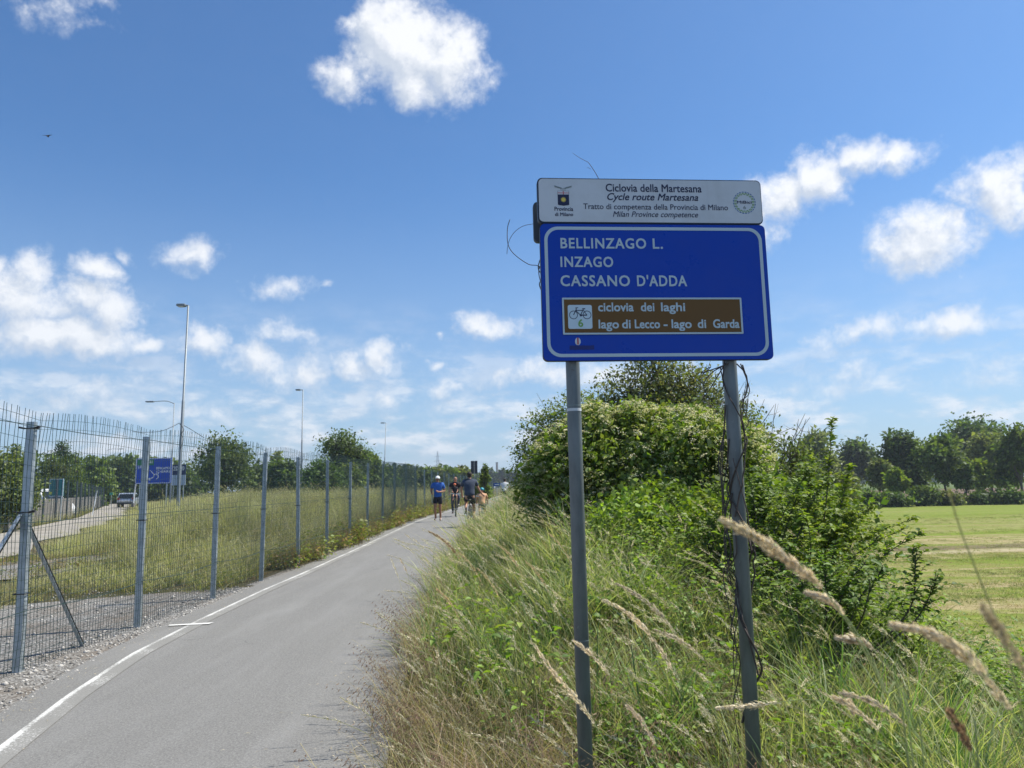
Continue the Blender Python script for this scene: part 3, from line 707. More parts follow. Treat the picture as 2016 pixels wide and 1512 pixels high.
# short growth on the field
pf = [proto('stubble_a', blades(40, .25, .03, .13, .009, .5, .5, [(.15, .21, .035), (.19, .24, .05), (.4, .33, .18)], seg=2), M_MEADOW),
      proto('stubble_b', blades(40, .25, .02, .08, .007, .7, .6, [(.42, .34, .2), (.33, .26, .14), (.16, .2, .05)], seg=2), M_MEADOW)]
x, y = cat2(sow(6.6, 34, 8, 30, 22, lambda x, y: inview(x, y, 1.0) & (x > 6.6 + np.clip((y - 4) * .1, 0, 2.5))), sow(8, 60, 30, 60, 5, lambda x, y: inview(x, y, 1.0)))
dr = n2(x * .15, y * 1.0, 1.0, 5) > .5
scatter('field_stubble', 'short mown grass and dry cuttings lying on the field', 'grass', pf, lay(x, y) + np.array([0, 0, .03]), rots(len(x), .1), scl(len(x), .7, 1.3), var=dr.astype(np.int32))

# ------------------------------------------------------------------ loose stones on the gravel
def stones():
    r = np.random.default_rng(5); base = []
    n = 5200; y = r.uniform(4.0, 12, n); x = np.where(r.uniform(0, 1, n) < .6, r.uniform(-4.55, -3.55, n), r.uniform(-7, -4.4, n))
    k = x < xl(y) - .26; x, y = x[k], y[k]; n = len(x); z = hz(x, y) + .008
    oc = np.array([(1, 0, 0), (0, 1, 0), (-1, 0, 0), (0, -1, 0), (0, 0, .7), (0, 0, -.7)], float); fc = np.array([(0, 1, 4), (1, 2, 4), (2, 3, 4), (3, 0, 4), (1, 0, 5), (2, 1, 5), (3, 2, 5), (0, 3, 5)])
    s = r.gamma(2, .0035, n) + .004
    V = oc[None] * (s[:, None, None]) * r.uniform(.6, 1.4, (n, 6, 1)); a = r.uniform(0, 6.28, n); c_, s__ = np.cos(a)[:, None], np.sin(a)[:, None]
    V = np.stack([V[..., 0] * c_ - V[..., 1] * s__, V[..., 0] * s__ + V[..., 1] * c_, V[..., 2]], -1) + np.stack([x, y, z], -1)[:, None]
    C = np.repeat(np.array([(.38, .36, .33)]) * r.uniform(.35, 1.5, (n, 1)), 6, 0)
    o = link('loose_gravel', arr_mesh('loose_gravel', V.reshape(-1, 3), (np.arange(n)[:, None, None] * 6 + fc[None]).reshape(-1, 3), C, M_STONE))
    setp(o, 'loose grey stones scattered on the gravel beside the wire fence', 'gravel', kind='stuff')
def stone_mat():
    m, t, o = base_mat('stones'); a = t.nodes.new('ShaderNodeAttribute'); a.attribute_name = 'col'; pbsdf(t, o, a.outputs['Color'], .9, 0, .2); return m
M_STONE = stone_mat(); stones()
def litter():
    r = np.random.default_rng(15); n = 1500; y = r.uniform(3.6, 20, n); d = np.abs(r.normal(0, .32, n)); x = xe(y) - d; k = d < 1.6; x, y = x[k], y[k]
    m = 500; y2 = r.uniform(4, 20, m); x2 = xl(y2) - .25 + np.abs(r.normal(0, .14, m)); x = np.append(x, x2); y = np.append(y, y2); n = len(x)
    P = np.stack([x, y, hz(x, y) + .019], -1); a = r.uniform(0, 6.28, n); D = np.stack([np.cos(a), np.sin(a), r.uniform(0, .15, n)], -1)
    V, Fc, C = leafquads(P, D, np.tile([[0, 0, 1.]], (n, 1)), r.uniform(.01, .05, n), .07, np.array([(.5, .42, .27)]) * r.uniform(.4, 1.2, (n, 1)))
    setp(link('straw_litter', arr_mesh('straw_litter', V, Fc, C, M_STONE)), 'bits of dry grass lying on the asphalt along its edges', 'litter', kind='stuff')
litter()

# ------------------------------------------------------------------ wire mesh fence
fence = empty('wire_fence', (0, 0, 0), 'long green wire mesh fence on galvanised posts left of the cycle path', 'fence')
PY = [4.5, 6.62, 8.66, 10.78, 12.8, 14.95, 17.2, 19.55, 21.9, 24.4, 26.9, 29.6, 32.4] + [32.4 + 2.9 * k for k in range(1, 24)]
def post_mesh(lod):
    mb = MB(); w_ = .032
    if lod:  # C-section post with lips, open towards the meadow
        for (a, b, c, d) in ((-w_, w_, -w_, -w_ + .004), (-w_, -w_ + .004, -w_ + .0042, w_), (w_ - .004, w_, -w_ + .0042, w_), (-w_ + .0042, -w_ + .018, w_ - .004, w_ - .0002), (w_ - .018, w_ - .0042, w_ - .004, w_ - .0002)):
            mb.box(a, b, c, d, -.1, 2.16)
        for z in (.25, .62, 1.15, 1.75): mb.box(-.006, .006, -w_ - .004, -w_ + .001, z, z + .02)
    else: mb.box(-w_, w_, -w_, w_, -.1, 2.16)
    return mb.mesh('post', M_GALV)
pmsh = [post_mesh(False), post_mesh(True)]
for i, yv in enumerate(PY):
    xv = fx(yv); z0 = float(hz(xv, yv))
    p = link('post', pmsh[1 if i < 8 else 0], fence, (xv, yv, z0)); p.rotation_euler = (random.gauss(0, .006), random.gauss(0, .01), R(8) + random.gauss(0, .05))
    if 1 <= i < 8:
        for zz in (.66, 1.36, 2.1) if i == 1 else (1.2,):
            mb = MB(); mb.tube([(-.06, -.03, zz), (-.042, .045, zz + .004), (0, .05, zz), (.042, .045, zz), (.052, -.03, zz), (.042, -.042, zz), (-.04, -.042, zz), (-.06, -.03, zz)], .005, 5)
            if i == 1 and zz > 1: mb.tube([(.04, -.045, zz), (.095, -.06, zz + .01)], .011, 6); mb.tube([(-.04, -.045, zz), (-.085, -.05, zz + .01)], .009, 6)
            mb.obj('clamp', M_BLACK, p)
def panel(y0, y1, j):
    mb = MB(); n = max(3, int(round((y1 - y0) / .05))); ex = j < 9
    ws = .0022 if j < 9 else .0032
    rr = np.random.default_rng(100 + j)
    rows = [.05, .12, .19, .26, .33, .40, .47, .54, .61, .68, .76, .86, .97, 1.08, 1.19, 1.3, 1.41, 1.52, 1.63, 1.74, 1.85, 1.96, 2.07, 2.15]
    if j >= 12: n = max(3, n // 2); rows = rows[::2]
    bul = .03 * rr.normal(); tb = .05 if j > 1 else .05 + .0
    def X(t, z): return fx(y0 + (y1 - y0) * t) + .041 + math.sin(math.pi * t) * (bul * z / 2 + .012) + (.05 * (z - 1.9) if z > 1.9 else 0) + .008 * math.sin(t * 7 + z * 3 + j)
    def Z(t, z): yv = y0 + (y1 - y0) * t; return float(hz(X(t, .5), yv)) + z + .02 + (.05 * math.sin(math.pi * t) * z / 2 * (1 if j < 7 else .3)) * (1 if rr is not None else 0) + (.09 * z / 2 * (1 - t) if j == 0 else 0)
    sd_ = 4 if j < 6 else 3
    for i in range(n + 1):
        t = i / n; k = 7 if j < 8 else 3
        zs = [2.22 * q / k for q in range(k + 1)]
        P = [(X(t, z) + (.012 * rr.normal() if q == k and j < 6 else 0), y0 + (y1 - y0) * t + (.006 * rr.normal() if j < 6 else 0), Z(t, z)) for q, z in enumerate(zs)]
        mb.tube(P, ws, sd_, cap=False)
    for z in rows:
        k = 6 if j < 8 else 2
        P = [(X(q / k, z) + .004, y0 + (y1 - y0) * q / k, Z(q / k, z)) for q in range(k + 1)]
        mb.tube(P, ws * (.9), sd_, cap=False)
    if j < 14:
        for z, sg in ((.5, .05), (1.25, .03), (2.1, .07)):
            P = [(X(q / 6, z) + .008, y0 + (y1 - y0) * q / 6, Z(q / 6, z) - sg * math.sin(math.pi * q / 6)) for q in range(7)]
            mb.tube(P, .0042, 4, cap=False)
    mb.obj('wire_mesh', M_WIRE, fence)
for j in range(len(PY) - 1): panel(PY[j], PY[j + 1], j)
# the raking braces of the near post
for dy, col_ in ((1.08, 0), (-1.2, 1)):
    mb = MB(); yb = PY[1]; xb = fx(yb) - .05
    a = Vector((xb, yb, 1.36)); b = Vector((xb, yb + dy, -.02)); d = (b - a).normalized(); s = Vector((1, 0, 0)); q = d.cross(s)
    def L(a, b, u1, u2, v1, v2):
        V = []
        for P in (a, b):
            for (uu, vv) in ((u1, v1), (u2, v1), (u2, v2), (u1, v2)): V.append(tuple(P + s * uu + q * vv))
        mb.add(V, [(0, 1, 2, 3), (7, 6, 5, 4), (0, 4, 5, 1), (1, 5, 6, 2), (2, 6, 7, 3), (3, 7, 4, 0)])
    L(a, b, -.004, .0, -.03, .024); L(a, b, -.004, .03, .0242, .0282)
    mb.mi = [1] * 6 + [0] * 6; mb.obj('brace', [M_GALV, M_BLACK], fence)  # web coloured black for its shaded side; the real brace is all galvanised

# ------------------------------------------------------------------ text
def text_mesh(s, size, bold=0.0, shear=0.0, sx=1.0, space=1.0, align='LEFT', word=1.0):
    cu = bpy.data.curves.new('lettering', 'FONT'); cu.body = s; cu.size = size; cu.shear = shear
    cu.space_character = space; cu.align_x = align; cu.space_word = word; cu.resolution_u = 3; cu.extrude = .0004
    ob = bpy.data.objects.new('t', cu); COL.objects.link(ob); dg = bpy.context.evaluated_depsgraph_get()
    me = bpy.data.meshes.new_from_object(ob.evaluated_get(dg)); bpy.data.objects.remove(ob)
    me.transform(Matrix.Diagonal((sx, 1, 1, 1))); return me
def fit_text(s, x0, x1, z_base, cap_h, y, mat, parent, name='lettering', bold=0.0, shear=0.0, space=1.0, word=1.0, ref='H'):
    """text between x0 and x1 whose capitals stand cap_h tall on z_base, on a board facing -Y"""
    mr = text_mesh(ref, 1.0); hh = max(v.co.y for v in mr.vertices) - min(v.co.y for v in mr.vertices)
    me = text_mesh(s, cap_h / hh, bold, shear, 1, space, 'LEFT', word)
    xs = [v.co.x for v in me.vertices]; a, b = min(xs), max(xs); k = (x1 - x0) / (b - a)
    me.transform(Matrix.Translation((x0 - a * k, 0, 0)) @ Matrix.Diagonal((k, 1, 1, 1)))
    me.transform(Matrix.Translation((0, y, z_base)) @ Matrix.Rotation(math.pi / 2, 4, 'X'))
    if bold:
        n = len(me.vertices); co = np.empty(n * 3); me.vertices.foreach_get('co', co); co = co.reshape(-1, 3); F0 = [tuple(p.vertices) for p in me.polygons]
        Vs, Fs = [], []
        for k, (dx, dz) in enumerate(((-1, -1), (1, -1), (1, 1), (-1, 1), (0, 0))):
            Vs.append(co + np.array([dx * bold, -.00006 * k, dz * bold])); Fs += [tuple(i + n * k for i in f) for f in F0]
        me = bpy.data.meshes.new(name); me.from_pydata(np.concatenate(Vs).tolist(), [], Fs)
    me.materials.append(mat); o = link(name, me, parent); return o

def rslab(mb, x0, x1, z0, z1, y0, y1, r=.02, n=5, mi=0, hole=None, col=(1, 1, 1)):
    def ring(x0, x1, z0, z1, r):
        pts = []
        for (cx, cz, a0) in ((x1 - r, z0 + r, -90), (x1 - r, z1 - r, 0), (x0 + r, z1 - r, 90), (x0 + r, z0 + r, 180)):
            for k in range(n + 1):
                a = R(a0 + 90 * k / n); pts.append((cx + r * math.cos(a), cz + r * math.sin(a)))
        return pts
    p = ring(x0, x1, z0, z1, r); m = len(p)
    if hole is None:
        V = [(x, y0, z) for x, z in p] + [(x, y1, z) for x, z in p]
        Fc = [tuple(range(m)), tuple(range(2 * m - 1, m - 1, -1))] + [(k, k + m, (k + 1) % m + m, (k + 1) % m) for k in range(m)]
    else:
        q = ring(*hole)
        V = [(x, y0, z) for x, z in p] + [(x, y0, z) for x, z in q] + [(x, y1, z) for x, z in p] + [(x, y1, z) for x, z in q]
        Fc = []
        for k in range(m):
            l = (k + 1) % m
            Fc += [(k, l, l + m, k + m), (k + 2 * m, k + 3 * m, l + 3 * m, l + 2 * m), (k, k + 2 * m, l + 2 * m, l), (k + m, l + m, l + 3 * m, k + 3 * m)]
    return mb.add(V, Fc, col, mi)

# ------------------------------------------------------------------ the cycle route sign
def film(name, col, rough=.35, dirt=.12, spec=.4):
    m, t, o = base_mat(name); p = objco(t)
    n = noise(t, p, 6, 6, .65); st = noise(t, vmath(t, 'MULTIPLY', p, (30, 30, 2)).outputs[0], 1.0, 4, .6)
    c = mixc(t, maprange(t, n, .4, .75, 0, dirt), col, (.16, .16, .13))
    c = mixc(t, maprange(t, st, .55, .8, 0, dirt * .8), c, tuple(x * .6 for x in col))
    c = mixc(t, maprange(t, noise(t, p, 140, 3, .6), .72, .78, 0, .5), c, (.08, .07, .06))
    pbsdf(t, o, c, maprange(t, n, .3, .7, rough * .8, rough * 1.3), 0, spec); return m
M_BLUE = film('blue_film', (.001, .048, .40), .3, .05, .25); M_WHITE = film('white_film', (.62, .64, .66), .4, .2, .3)
M_LETTER = film('letter_film', (.50, .60, .64), .4, .08, .3); M_BROWN = film('brown_film', (.15, .072, .014), .35, .06, .25)
M_INK = simple('dark_ink', (.008, .012, .05), .5); M_GREENINK = simple('green_ink', (.16, .33, .07), .5); M_BLUEINK = simple('blue_ink', (.05, .15, .36), .5)
M_YEL = simple('yellow_ink', (.72, .55, .09), .5); M_RED = simple('red_ink', (.5, .05, .05), .5)
M_EDGE = simple('board_edge', (.02, .028, .045), .45, .3); M_BADGE = film('badge_film', (.56, .68, .74), .4, .06, .3); M_GREYINK = simple('grey_ink', (.2, .24, .24), .6)

YS = 3.2
sign = empty('cycle_route_sign', (.62, YS - .03, 0), 'large two post sign with white and blue boards on the grass bank', 'sign')
SX = -.62   # boards are given in world x, the parent stands at .62
sg_rot = R(4.6)
sign.rotation_euler = (0, 0, sg_rot)
def W(x): return x + SX
for xp in (.27, .975):
    mb = MB(); zb = float(hz(xp, YS)) - .3
    mb.tube([(W(xp), .052, zb), (W(xp), .052, 2.0), (W(xp), .052, 2.83)], .0305, 28)
    p = mb.obj('post', M_POST, sign, smooth=True)
    if xp < .5:
        for z, h, m_ in ((1.815, .012, M_WHITE), (1.838, .004, M_GREYINK), (.86, .003, M_GREYINK)):
            b = MB(); b.tube([(W(xp), .052, z), (W(xp), .052, z + h)], .0318, 28, cap=False); b.obj('tape_band', m_, p, smooth=True)
    for z in (2.12, 2.5, 2.75):
        b = MB(); b.tube([(W(xp), .052, z), (W(xp), .052, z + .03)], .034, 20); b.box(W(xp) - .05, W(xp) + .05, .015, .03, z, z + .03); b.obj('bracket', M_GALV, p)
# blue board
BX0, BX1, BZ0, BZ1 = .135, 1.15, 2.028, 2.638
mb = MB(); rslab(mb, W(BX0), W(BX1), BZ0, BZ1, -.012, .014, .022); blue = mb.obj('blue_board', [M_BLUE], sign)
mb = MB(); rslab(mb, W(BX0) - .0015, W(BX1) + .0015, BZ0 - .0015, BZ1 + .0015, -.0105, .0145, .023, hole=(W(BX0) + .0005, W(BX1) - .0005, BZ0 + .0005, BZ1 - .0005, .021)); mb.obj('rim', M_EDGE, blue)
mb = MB(); rslab(mb, W(BX0) + .017, W(BX1) - .017, BZ0 + .015, BZ1 - .013, -.0135, -.0118, .06, 8, hole=(W(BX0) + .031, W(BX1) - .031, BZ0 + .029, BZ1 - .027, .048)); mb.obj('border', M_LETTER, blue)
def sz(py, px=1300):
    px = 1240   # height on the board of a photo row
    return at(px, py, YS).z
def sx_(px, py=560): return at(px, py, YS).x
for s, xa, xb, ya, yb in (('BELLINZAGO', 1101, 1268, 477, 496), ('L.', 1282, 1301, 477, 496), ('INZAGO', 1101, 1203, 513, 532), ('CASSANO', 1101, 1236, 549, 569), ("D'ADDA", 1251, 1349, 549, 569)):
    fit_text(s, W(sx_(xa, yb)), W(sx_(xb, yb)), sz(yb, (xa + xb) / 2), sz(ya, (xa + xb) / 2) - sz(yb, (xa + xb) / 2), -.0135, M_LETTER, blue, bold=.0011, space=1.12)
mb = MB(); mb.ell((W(sx_(1134, 676)), -.0128, sz(676, 1134)), (.0125, .0012, .0165), nu=20); st = mb.obj('sticker', M_WHITE, blue)
mb = MB(); rslab(mb, W(sx_(1134, 676)) - .003, W(sx_(1134, 676)) + .003, sz(682, 1134), sz(669, 1134), -.0152, -.0142, .002); mb.obj('sticker_mark', M_RED, blue)
mb = MB(); rng_s = random.Random(3)
for k in range(16):
    xx = W(sx_(1118 + 3 * k, 688)); mb.add([(xx, -.0124, sz(692, 1140) + rng_s.uniform(-.002, .001)), (xx + .007, -.0124, sz(692, 1140)), (xx + .0065, -.0124, sz(684, 1140) + rng_s.uniform(-.001, .003)), (xx, -.0124, sz(684, 1140))], [(0, 1, 2, 3)])
mb.obj('smudged_line', simple('faded_print', (.002, .015, .16), .5), blue)
# brown panel on the blue board
bx0, bx1, bz0, bz1 = W(sx_(1105, 660)), W(sx_(1462, 660)), sz(663, 1280), sz(592, 1280)
mb = MB(); rslab(mb, bx0, bx1, bz0, bz1, -.0150, -.0125, .003, 2); brown = mb.obj('brown_panel', M_BROWN, sign)
mb = MB(); rslab(mb, bx0, bx1, bz0, bz1, -.0165, -.0148, .003, 2, hole=(bx0 + .0075, bx1 - .0075, bz0 + .0075, bz1 - .0075, .001)); mb.obj('panel_frame', M_LETTER, brown)
mb = MB(); b0, b1, b2, b3 = W(sx_(1115, 640)), W(sx_(1162, 640)), sz(652, 1138), sz(606, 1138); rslab(mb, b0, b1, b2, b3, -.0165, -.0148, .008, 4); badge = mb.obj('badge', M_BADGE, brown)
BW = b1 - b0; Yb = -.0168
def ring2(mb, cx, cz, r, w_, y, n=28, a0=0, a1=360, mi=0):
    V = []; full = abs(a1 - a0) >= 359.9; m = n if full else n + 1
    for k in range(m):
        a = R(a0 + (a1 - a0) * k / n)
        for rr_ in (r - w_ / 2, r + w_ / 2): V.append((cx + rr_ * math.cos(a), y, cz + rr_ * math.sin(a)))
    Fc = [(2 * k, 2 * ((k + 1) % m), 2 * ((k + 1) % m) + 1, 2 * k + 1) for k in range(n if full else n)]
    if not full: Fc = [(2 * k, 2 * k + 2, 2 * k + 3, 2 * k + 1) for k in range(n)]
    return mb.add(V, Fc, mi=mi)
def bar2(mb, a, b, w_, y):
    a, b = Vector(a), Vector(b); d = (b - a).normalized(); p = Vector((-d.y, d.x)) * w_ / 2
    return mb.add([(q.x, y, q.y) for q in (a - p, b - p, b + p, a + p)], [(0, 1, 2, 3)])
mb = MB(); cx0 = b0 + BW * .23; cx1 = b0 + BW * .79; cz = b2 + (b3 - b2) * .58; wr = BW * .165; lw = BW * .028
ring2(mb, cx0, cz, wr, lw, Yb); ring2(mb, cx1, cz, wr, lw, Yb)
f_ = lambda u, v: (b0 + BW * u, b2 + (b3 - b2) * v)
for q0, q1, ww in ((f_(.23, .58), f_(.36, .84), 1.3), (f_(.36, .84), f_(.32, .88), 1), (f_(.32, .88), f_(.43, .885), 1), (f_(.34, .77), f_(.62, .77), 1.2), (f_(.34, .75), f_(.52, .57), 1.3), (f_(.52, .57), f_(.65, .83), 1.2),
                   (f_(.60, .835), f_(.72, .84), 1.6), (f_(.52, .57), f_(.79, .57), 1.6), (f_(.64, .78), f_(.79, .57), 1.0), (f_(.49, .56), f_(.57, .56), 3)):
    bar2(mb, q0, q1, lw * ww, Yb - .0001 * random.random())
mb.obj('bicycle_symbol', M_INK, brown)
fit_text('6', b0 + BW * .42, b0 + BW * .61, sz(648, 1138), sz(634, 1138) - sz(648, 1138), -.0168, M_GREENINK, brown, 'route_number', bold=.0008)
for words, ya, yb in (((('ciclovia', 1174, 1243), ('dei', 1258, 1284), ('laghi', 1298, 1345)), 601, 618),
                      ((('lago', 1175, 1214), ('di', 1221, 1237), ('Lecco', 1246, 1295), ('-', 1303, 1310), ('lago', 1319, 1358), ('di', 1371, 1387), ('Garda', 1402, 1454)), 634, 651)):
    for s, xa, xb in words:
        fit_text(s, W(sx_(xa, yb)), W(sx_(xb, yb)), sz(yb, (xa + xb) / 2), (sz(ya, 1280) - sz(yb, 1280)) * .95, -.0155, M_LETTER, brown, bold=.0010)
# white board on top
WX0, WX1, WZ0, WZ1 = .133, 1.143, 2.648, 2.846
mb = MB(); rslab(mb, W(WX0), W(WX1), WZ0, WZ1, -.012, .016, .02); white = mb.obj('white_board', M_WHITE, sign)
mb = MB(); rslab(mb, W(WX0) - .006, W(WX1) + .003, WZ0 - .006, WZ1 + .004, -.0105, .0165, .022, hole=(W(WX0) + .0005, W(WX1) - .0005, WZ0 + .0005, WZ1 - .0005, .019)); mb.obj('rim', M_EDGE, white)
for s, xa, xb, ya, yb, sh, bo in (('Ciclovia della Martesana', 1189, 1379, 371, 385.5, 0, .0005), ('Cycle route Martesana', 1192, 1372, 389, 402, .28, .0005),
                              ('Tratto di competenza della Provincia di Milano', 1145, 1432, 409.5, 420, 0, .0001), ('Milan Province competence', 1203, 1372, 424, 434.5, .28, .0001),
                              ('Provincia', 1089, 1125, 416.5, 424, 0, .0003), ('di Milano', 1090, 1125, 427.5, 434, 0, .0003)):
    fit_text(s, W(sx_(xa, yb)), W(sx_(xb, yb)), sz(yb, (xa + xb) / 2), sz(ya, (xa + xb) / 2) - sz(yb, (xa + xb) / 2), -.0126, M_INK, white, bold=bo, shear=sh)
# emblem: shield under leafy sprays
ex0, ex1, ez0, ez1 = W(sx_(1095, 400)), W(sx_(1117, 400)), sz(413, 1106), sz(385.5, 1106); ec = (ex0 + ex1) / 2
mb = MB(); mb.add([(ex0, -.0128, ez0 + .002), (ex0 + .004, -.0128, ez0), (ec, -.0128, ez0 - .003), (ex1 - .004, -.0128, ez0), (ex1, -.0128, ez0 + .002), (ex1, -.0128, ez1), (ex0, -.0128, ez1)], [(0, 1, 2, 3, 4, 5, 6)], mi=0)
zz = sz(392.5, 1106)
mb.add([(ex0 + .001, -.0130, zz), (ex1 - .001, -.0130, zz), (ex1 - .001, -.0130, ez1 - .001), (ex0 + .001, -.0130, ez1 - .001)], [(0, 1, 2, 3)], mi=1)
mb.add([(ex0 + .001, -.0132, zz + .0055), (ex1 - .001, -.0132, zz + .0055), (ex1 - .001, -.0132, zz + .0085), (ex0 + .001, -.0132, zz + .0085)], [(0, 1, 2, 3)], mi=2)
mb.add([(ec - .0018, -.0134, zz), (ec + .0018, -.0134, zz), (ec + .0018, -.0134, ez1 - .001), (ec - .0018, -.0134, ez1 - .001)], [(0, 1, 2, 3)], mi=2)
sc_ = sz(402.5, 1106); mb.add([(ec + .011 * (1 if k % 2 == 0 else .6) * math.cos(k * math.pi / 16) * 1.2, -.0131 - (0), sc_ + .011 * (1 if k % 2 == 0 else .6) * 1.2 * math.sin(k * math.pi / 16)) for k in range(32)], [tuple(range(32))], mi=3)
mb.obj('shield_emblem', [M_INK, M_WHITE, M_RED, M_YEL], white)
mb = MB()
for sgn in (-1, 1):
    for k in range(7):
        t = k / 6; px_ = ec + sgn * (.005 + .027 * t); pz = sz(383, 1106) + .006 + .008 * t
        for v in (-.0035, .0035): mb.add([(px_, -.0129 - .00005 * k, pz), (px_ + sgn * .003, -.0129 - .00005 * k, pz + v * .9), (px_ + sgn * .008, -.0129 - .00005 * k, pz + v * 1.1 + .0015), (px_ + sgn * .005, -.0129 - .00005 * k, pz + .0006)], [(0, 1, 2, 3)])
for (xa, xb, zc) in ((-.012, .012, sz(384, 1106)), (-.010, .010, sz(381, 1106))): bar2(mb, (ec + xa, zc), (ec + xb, zc), .0012, -.0129)
for k in range(5): bar2(mb, (ec - .010 + .005 * k, sz(384, 1106)), (ec - .010 + .005 * k, sz(380, 1106)), .0009, -.0130)
mb.obj('leaf_emblem', M_GREYINK, white)
# round route logo
lc = (W(sx_(1465, 405)), sz(405, 1465)); mb = MB()
for r_, n_, mi_ in ((.0505, 24, 0), (.0445, 20, 1), (.039, 18, 1)):
    for k in range(n_): ring2(mb, lc[0], lc[1], r_, .0036, -.0126 - .0001 * mi_, 3, 360 * k / n_, 360 * (k + .68) / n_, mi=mi_)
mb.obj('round_logo', [M_BLUEINK, M_GREENINK], white)
fit_text('MiBici', lc[0] - .034, lc[0] + .034, lc[1] - .004, .013, -.0128, M_INK, white, bold=.0002); fit_text('6', lc[0] - .006, lc[0] + .006, lc[1] - .030, .016, -.0128, M_GREYINK, white)
# the second board behind, seen as a dark edge
mb = MB(); rslab(mb, W(.118), W(.75), sz(470, 1062), sz(391, 1062), .085, .11, .02); mb.obj('rear_board', M_DKMETAL, sign)

# ------------------------------------------------------------------ dead vine on the sign
def wiggle(P, amp, n, seed):
    r = random.Random(seed); P = [Vector(p) for p in P]; out = []
    for i in range(len(P) - 1):
        for k in range(n):
            t = k / n; p = P[i].lerp(P[i + 1], t)
            if not (i == 0 and k == 0): p = p + Vector([r.gauss(0, amp) for _ in range(3)])
            out.append(p)
    out.append(P[-1]); return out
def smooth_path(P, n=5):
    P = [Vector(p) for p in P]; out = []
    for i in range(len(P) - 1):
        p0, p1, p2, p3 = P[max(i - 1, 0)], P[i], P[i + 1], P[min(i + 2, len(P) - 1)]
        for k in range(n):
            t = k / n; out.append(.5 * ((2 * p1) + (p2 - p0) * t + (2 * p0 - 5 * p1 + 4 * p2 - p3) * t * t + (3 * p1 - p0 - 3 * p2 + p3) * t ** 3))
    out.append(P[-1]); return out
vine = empty('dead_vine', (.975, YS + .05, .3), 'dead brown vine twisted around the right post of the cycle route sign', 'vine')
vo = Vector((.975, YS + .05, .3))
def vadd(paths, name='stem'):
    for P, r_ in paths:
        mb = MB(); Q = [p - vo for p in smooth_path(P, 4)]; n = len(Q); mb.tube(Q, [r_ * (1 - .6 * k / n) for k in range(n)], 5); mb.obj(name, M_VINE, vine, smooth=True)
rr = random.Random(11); VP = []
cxp, cyp = .975 + .0, YS + .052 - .355 * math.sin(-sg_rot) * 0
for s in range(5):   # helices around the post
    z0, z1 = ((.5, 2.05), (1.2, 2.05), (.95, 1.6), (1.35, 2.02), (.7, 1.25))[s]; tw = (3.2, 3.0, 1.3, 1.6, 1.4)[s] * 2 * math.pi; ph = rr.uniform(0, 6.28); P = []
    m = int(26 * (z1 - z0)) + 4
    for k in range(m):
        t = k / (m - 1); a = ph - tw * t * ((z1 - z0) / 1.55) * (1 if s % 2 == 0 else -1); r_ = .036 + abs(rr.gauss(0, .004)) + (.012 if rr.random() < .12 else 0)
        P.append((cxp + r_ * math.cos(a), cyp - .008 + r_ * math.sin(a), z0 + (z1 - z0) * t))
    VP.append((P, (.0055, .005, .0045, .004, .004)[s]))
for k in range(9):   # hanging loops left of the post
    a = rr.uniform(1.0, 2.0); x0 = cxp - rr.uniform(.03, .05)
    P = [(x0, cyp - .02, a)] + [(x0 - rr.uniform(.0, .045), cyp + rr.uniform(-.06, .03), a - .11 * q + rr.gauss(0, .015)) for q in range(1, rr.randint(4, 8))]
    VP.append((P, .0032))
for pts in ([(1425, 720), (1400, 735), (1385, 760), (1402, 790), (1430, 800)], [(1450, 716), (1470, 740), (1468, 775), (1455, 800)], [(1418, 722), (1424, 760), (1412, 770), (1399, 752)], [(1435, 716), (1380, 735), (1400, 722), (1375, 745)], [(1462, 718), (1472, 760), (1462, 800), (1474, 830), (1460, 855)],
            [(1428, 715), (1398, 765), (1372, 800)], [(1458, 716), (1476, 770), (1456, 790)]):
    VP.append(([at(px, py, YS + .02 - .02 * rr.random()) for px, py in pts], .003))
vadd(VP)
sp = empty('twig_tendril', at(1070, 560, YS + .06), 'thin wiry tendril curling out from the left edge of the sign', 'twig'); so_ = at(1070, 560, YS + .06)
for pts, r_ in (([(1068, 432), (1052, 440), (1030, 445), (1012, 458), (1001, 478), (998, 500)], .0012), ([(1004, 432), (999, 450), (1000, 480), (1012, 500), (1040, 520), (1060, 524), (1072, 545)], .0018),
              ([(1070, 498), (1062, 515), (1060, 530), (1068, 545), (1062, 560), (1070, 580)], .0025), ([(1072, 510), (1061, 530), (1063, 550), (1070, 570), (1071, 600)], .002), ([(1060, 524), (1068, 528), (1070, 540)], .0018)):
    mb = MB(); Q = [p - so_ for p in smooth_path([at(px, py, YS + .06) for px, py in pts], 5)]; mb.tube(Q, r_, 5); mb.obj('stem', M_VINE, sp, smooth=True)
tw_ = empty('bare_twig', at(1184, 360, YS + .06), 'thin bare twig sticking up above the top edge of the sign', 'twig'); to_ = at(1184, 360, YS + .06)
mb = MB()
for pts, r_ in (([(1186, 368), (1175, 345), (1160, 322), (1153, 317), (1140, 310), (1127, 301)], .0014), ([(1163, 333), (1158, 330), (1155, 331)], .0008)):
    Q = [p - to_ for p in smooth_path([at(px, py, YS + .08) for px, py in pts], 4)]; n = len(Q); mb.tube(Q, [r_ * (1.2 - .7 * k / n) for k in range(n)], 5)
mb.obj('stem', M_VINE, tw_, smooth=True)

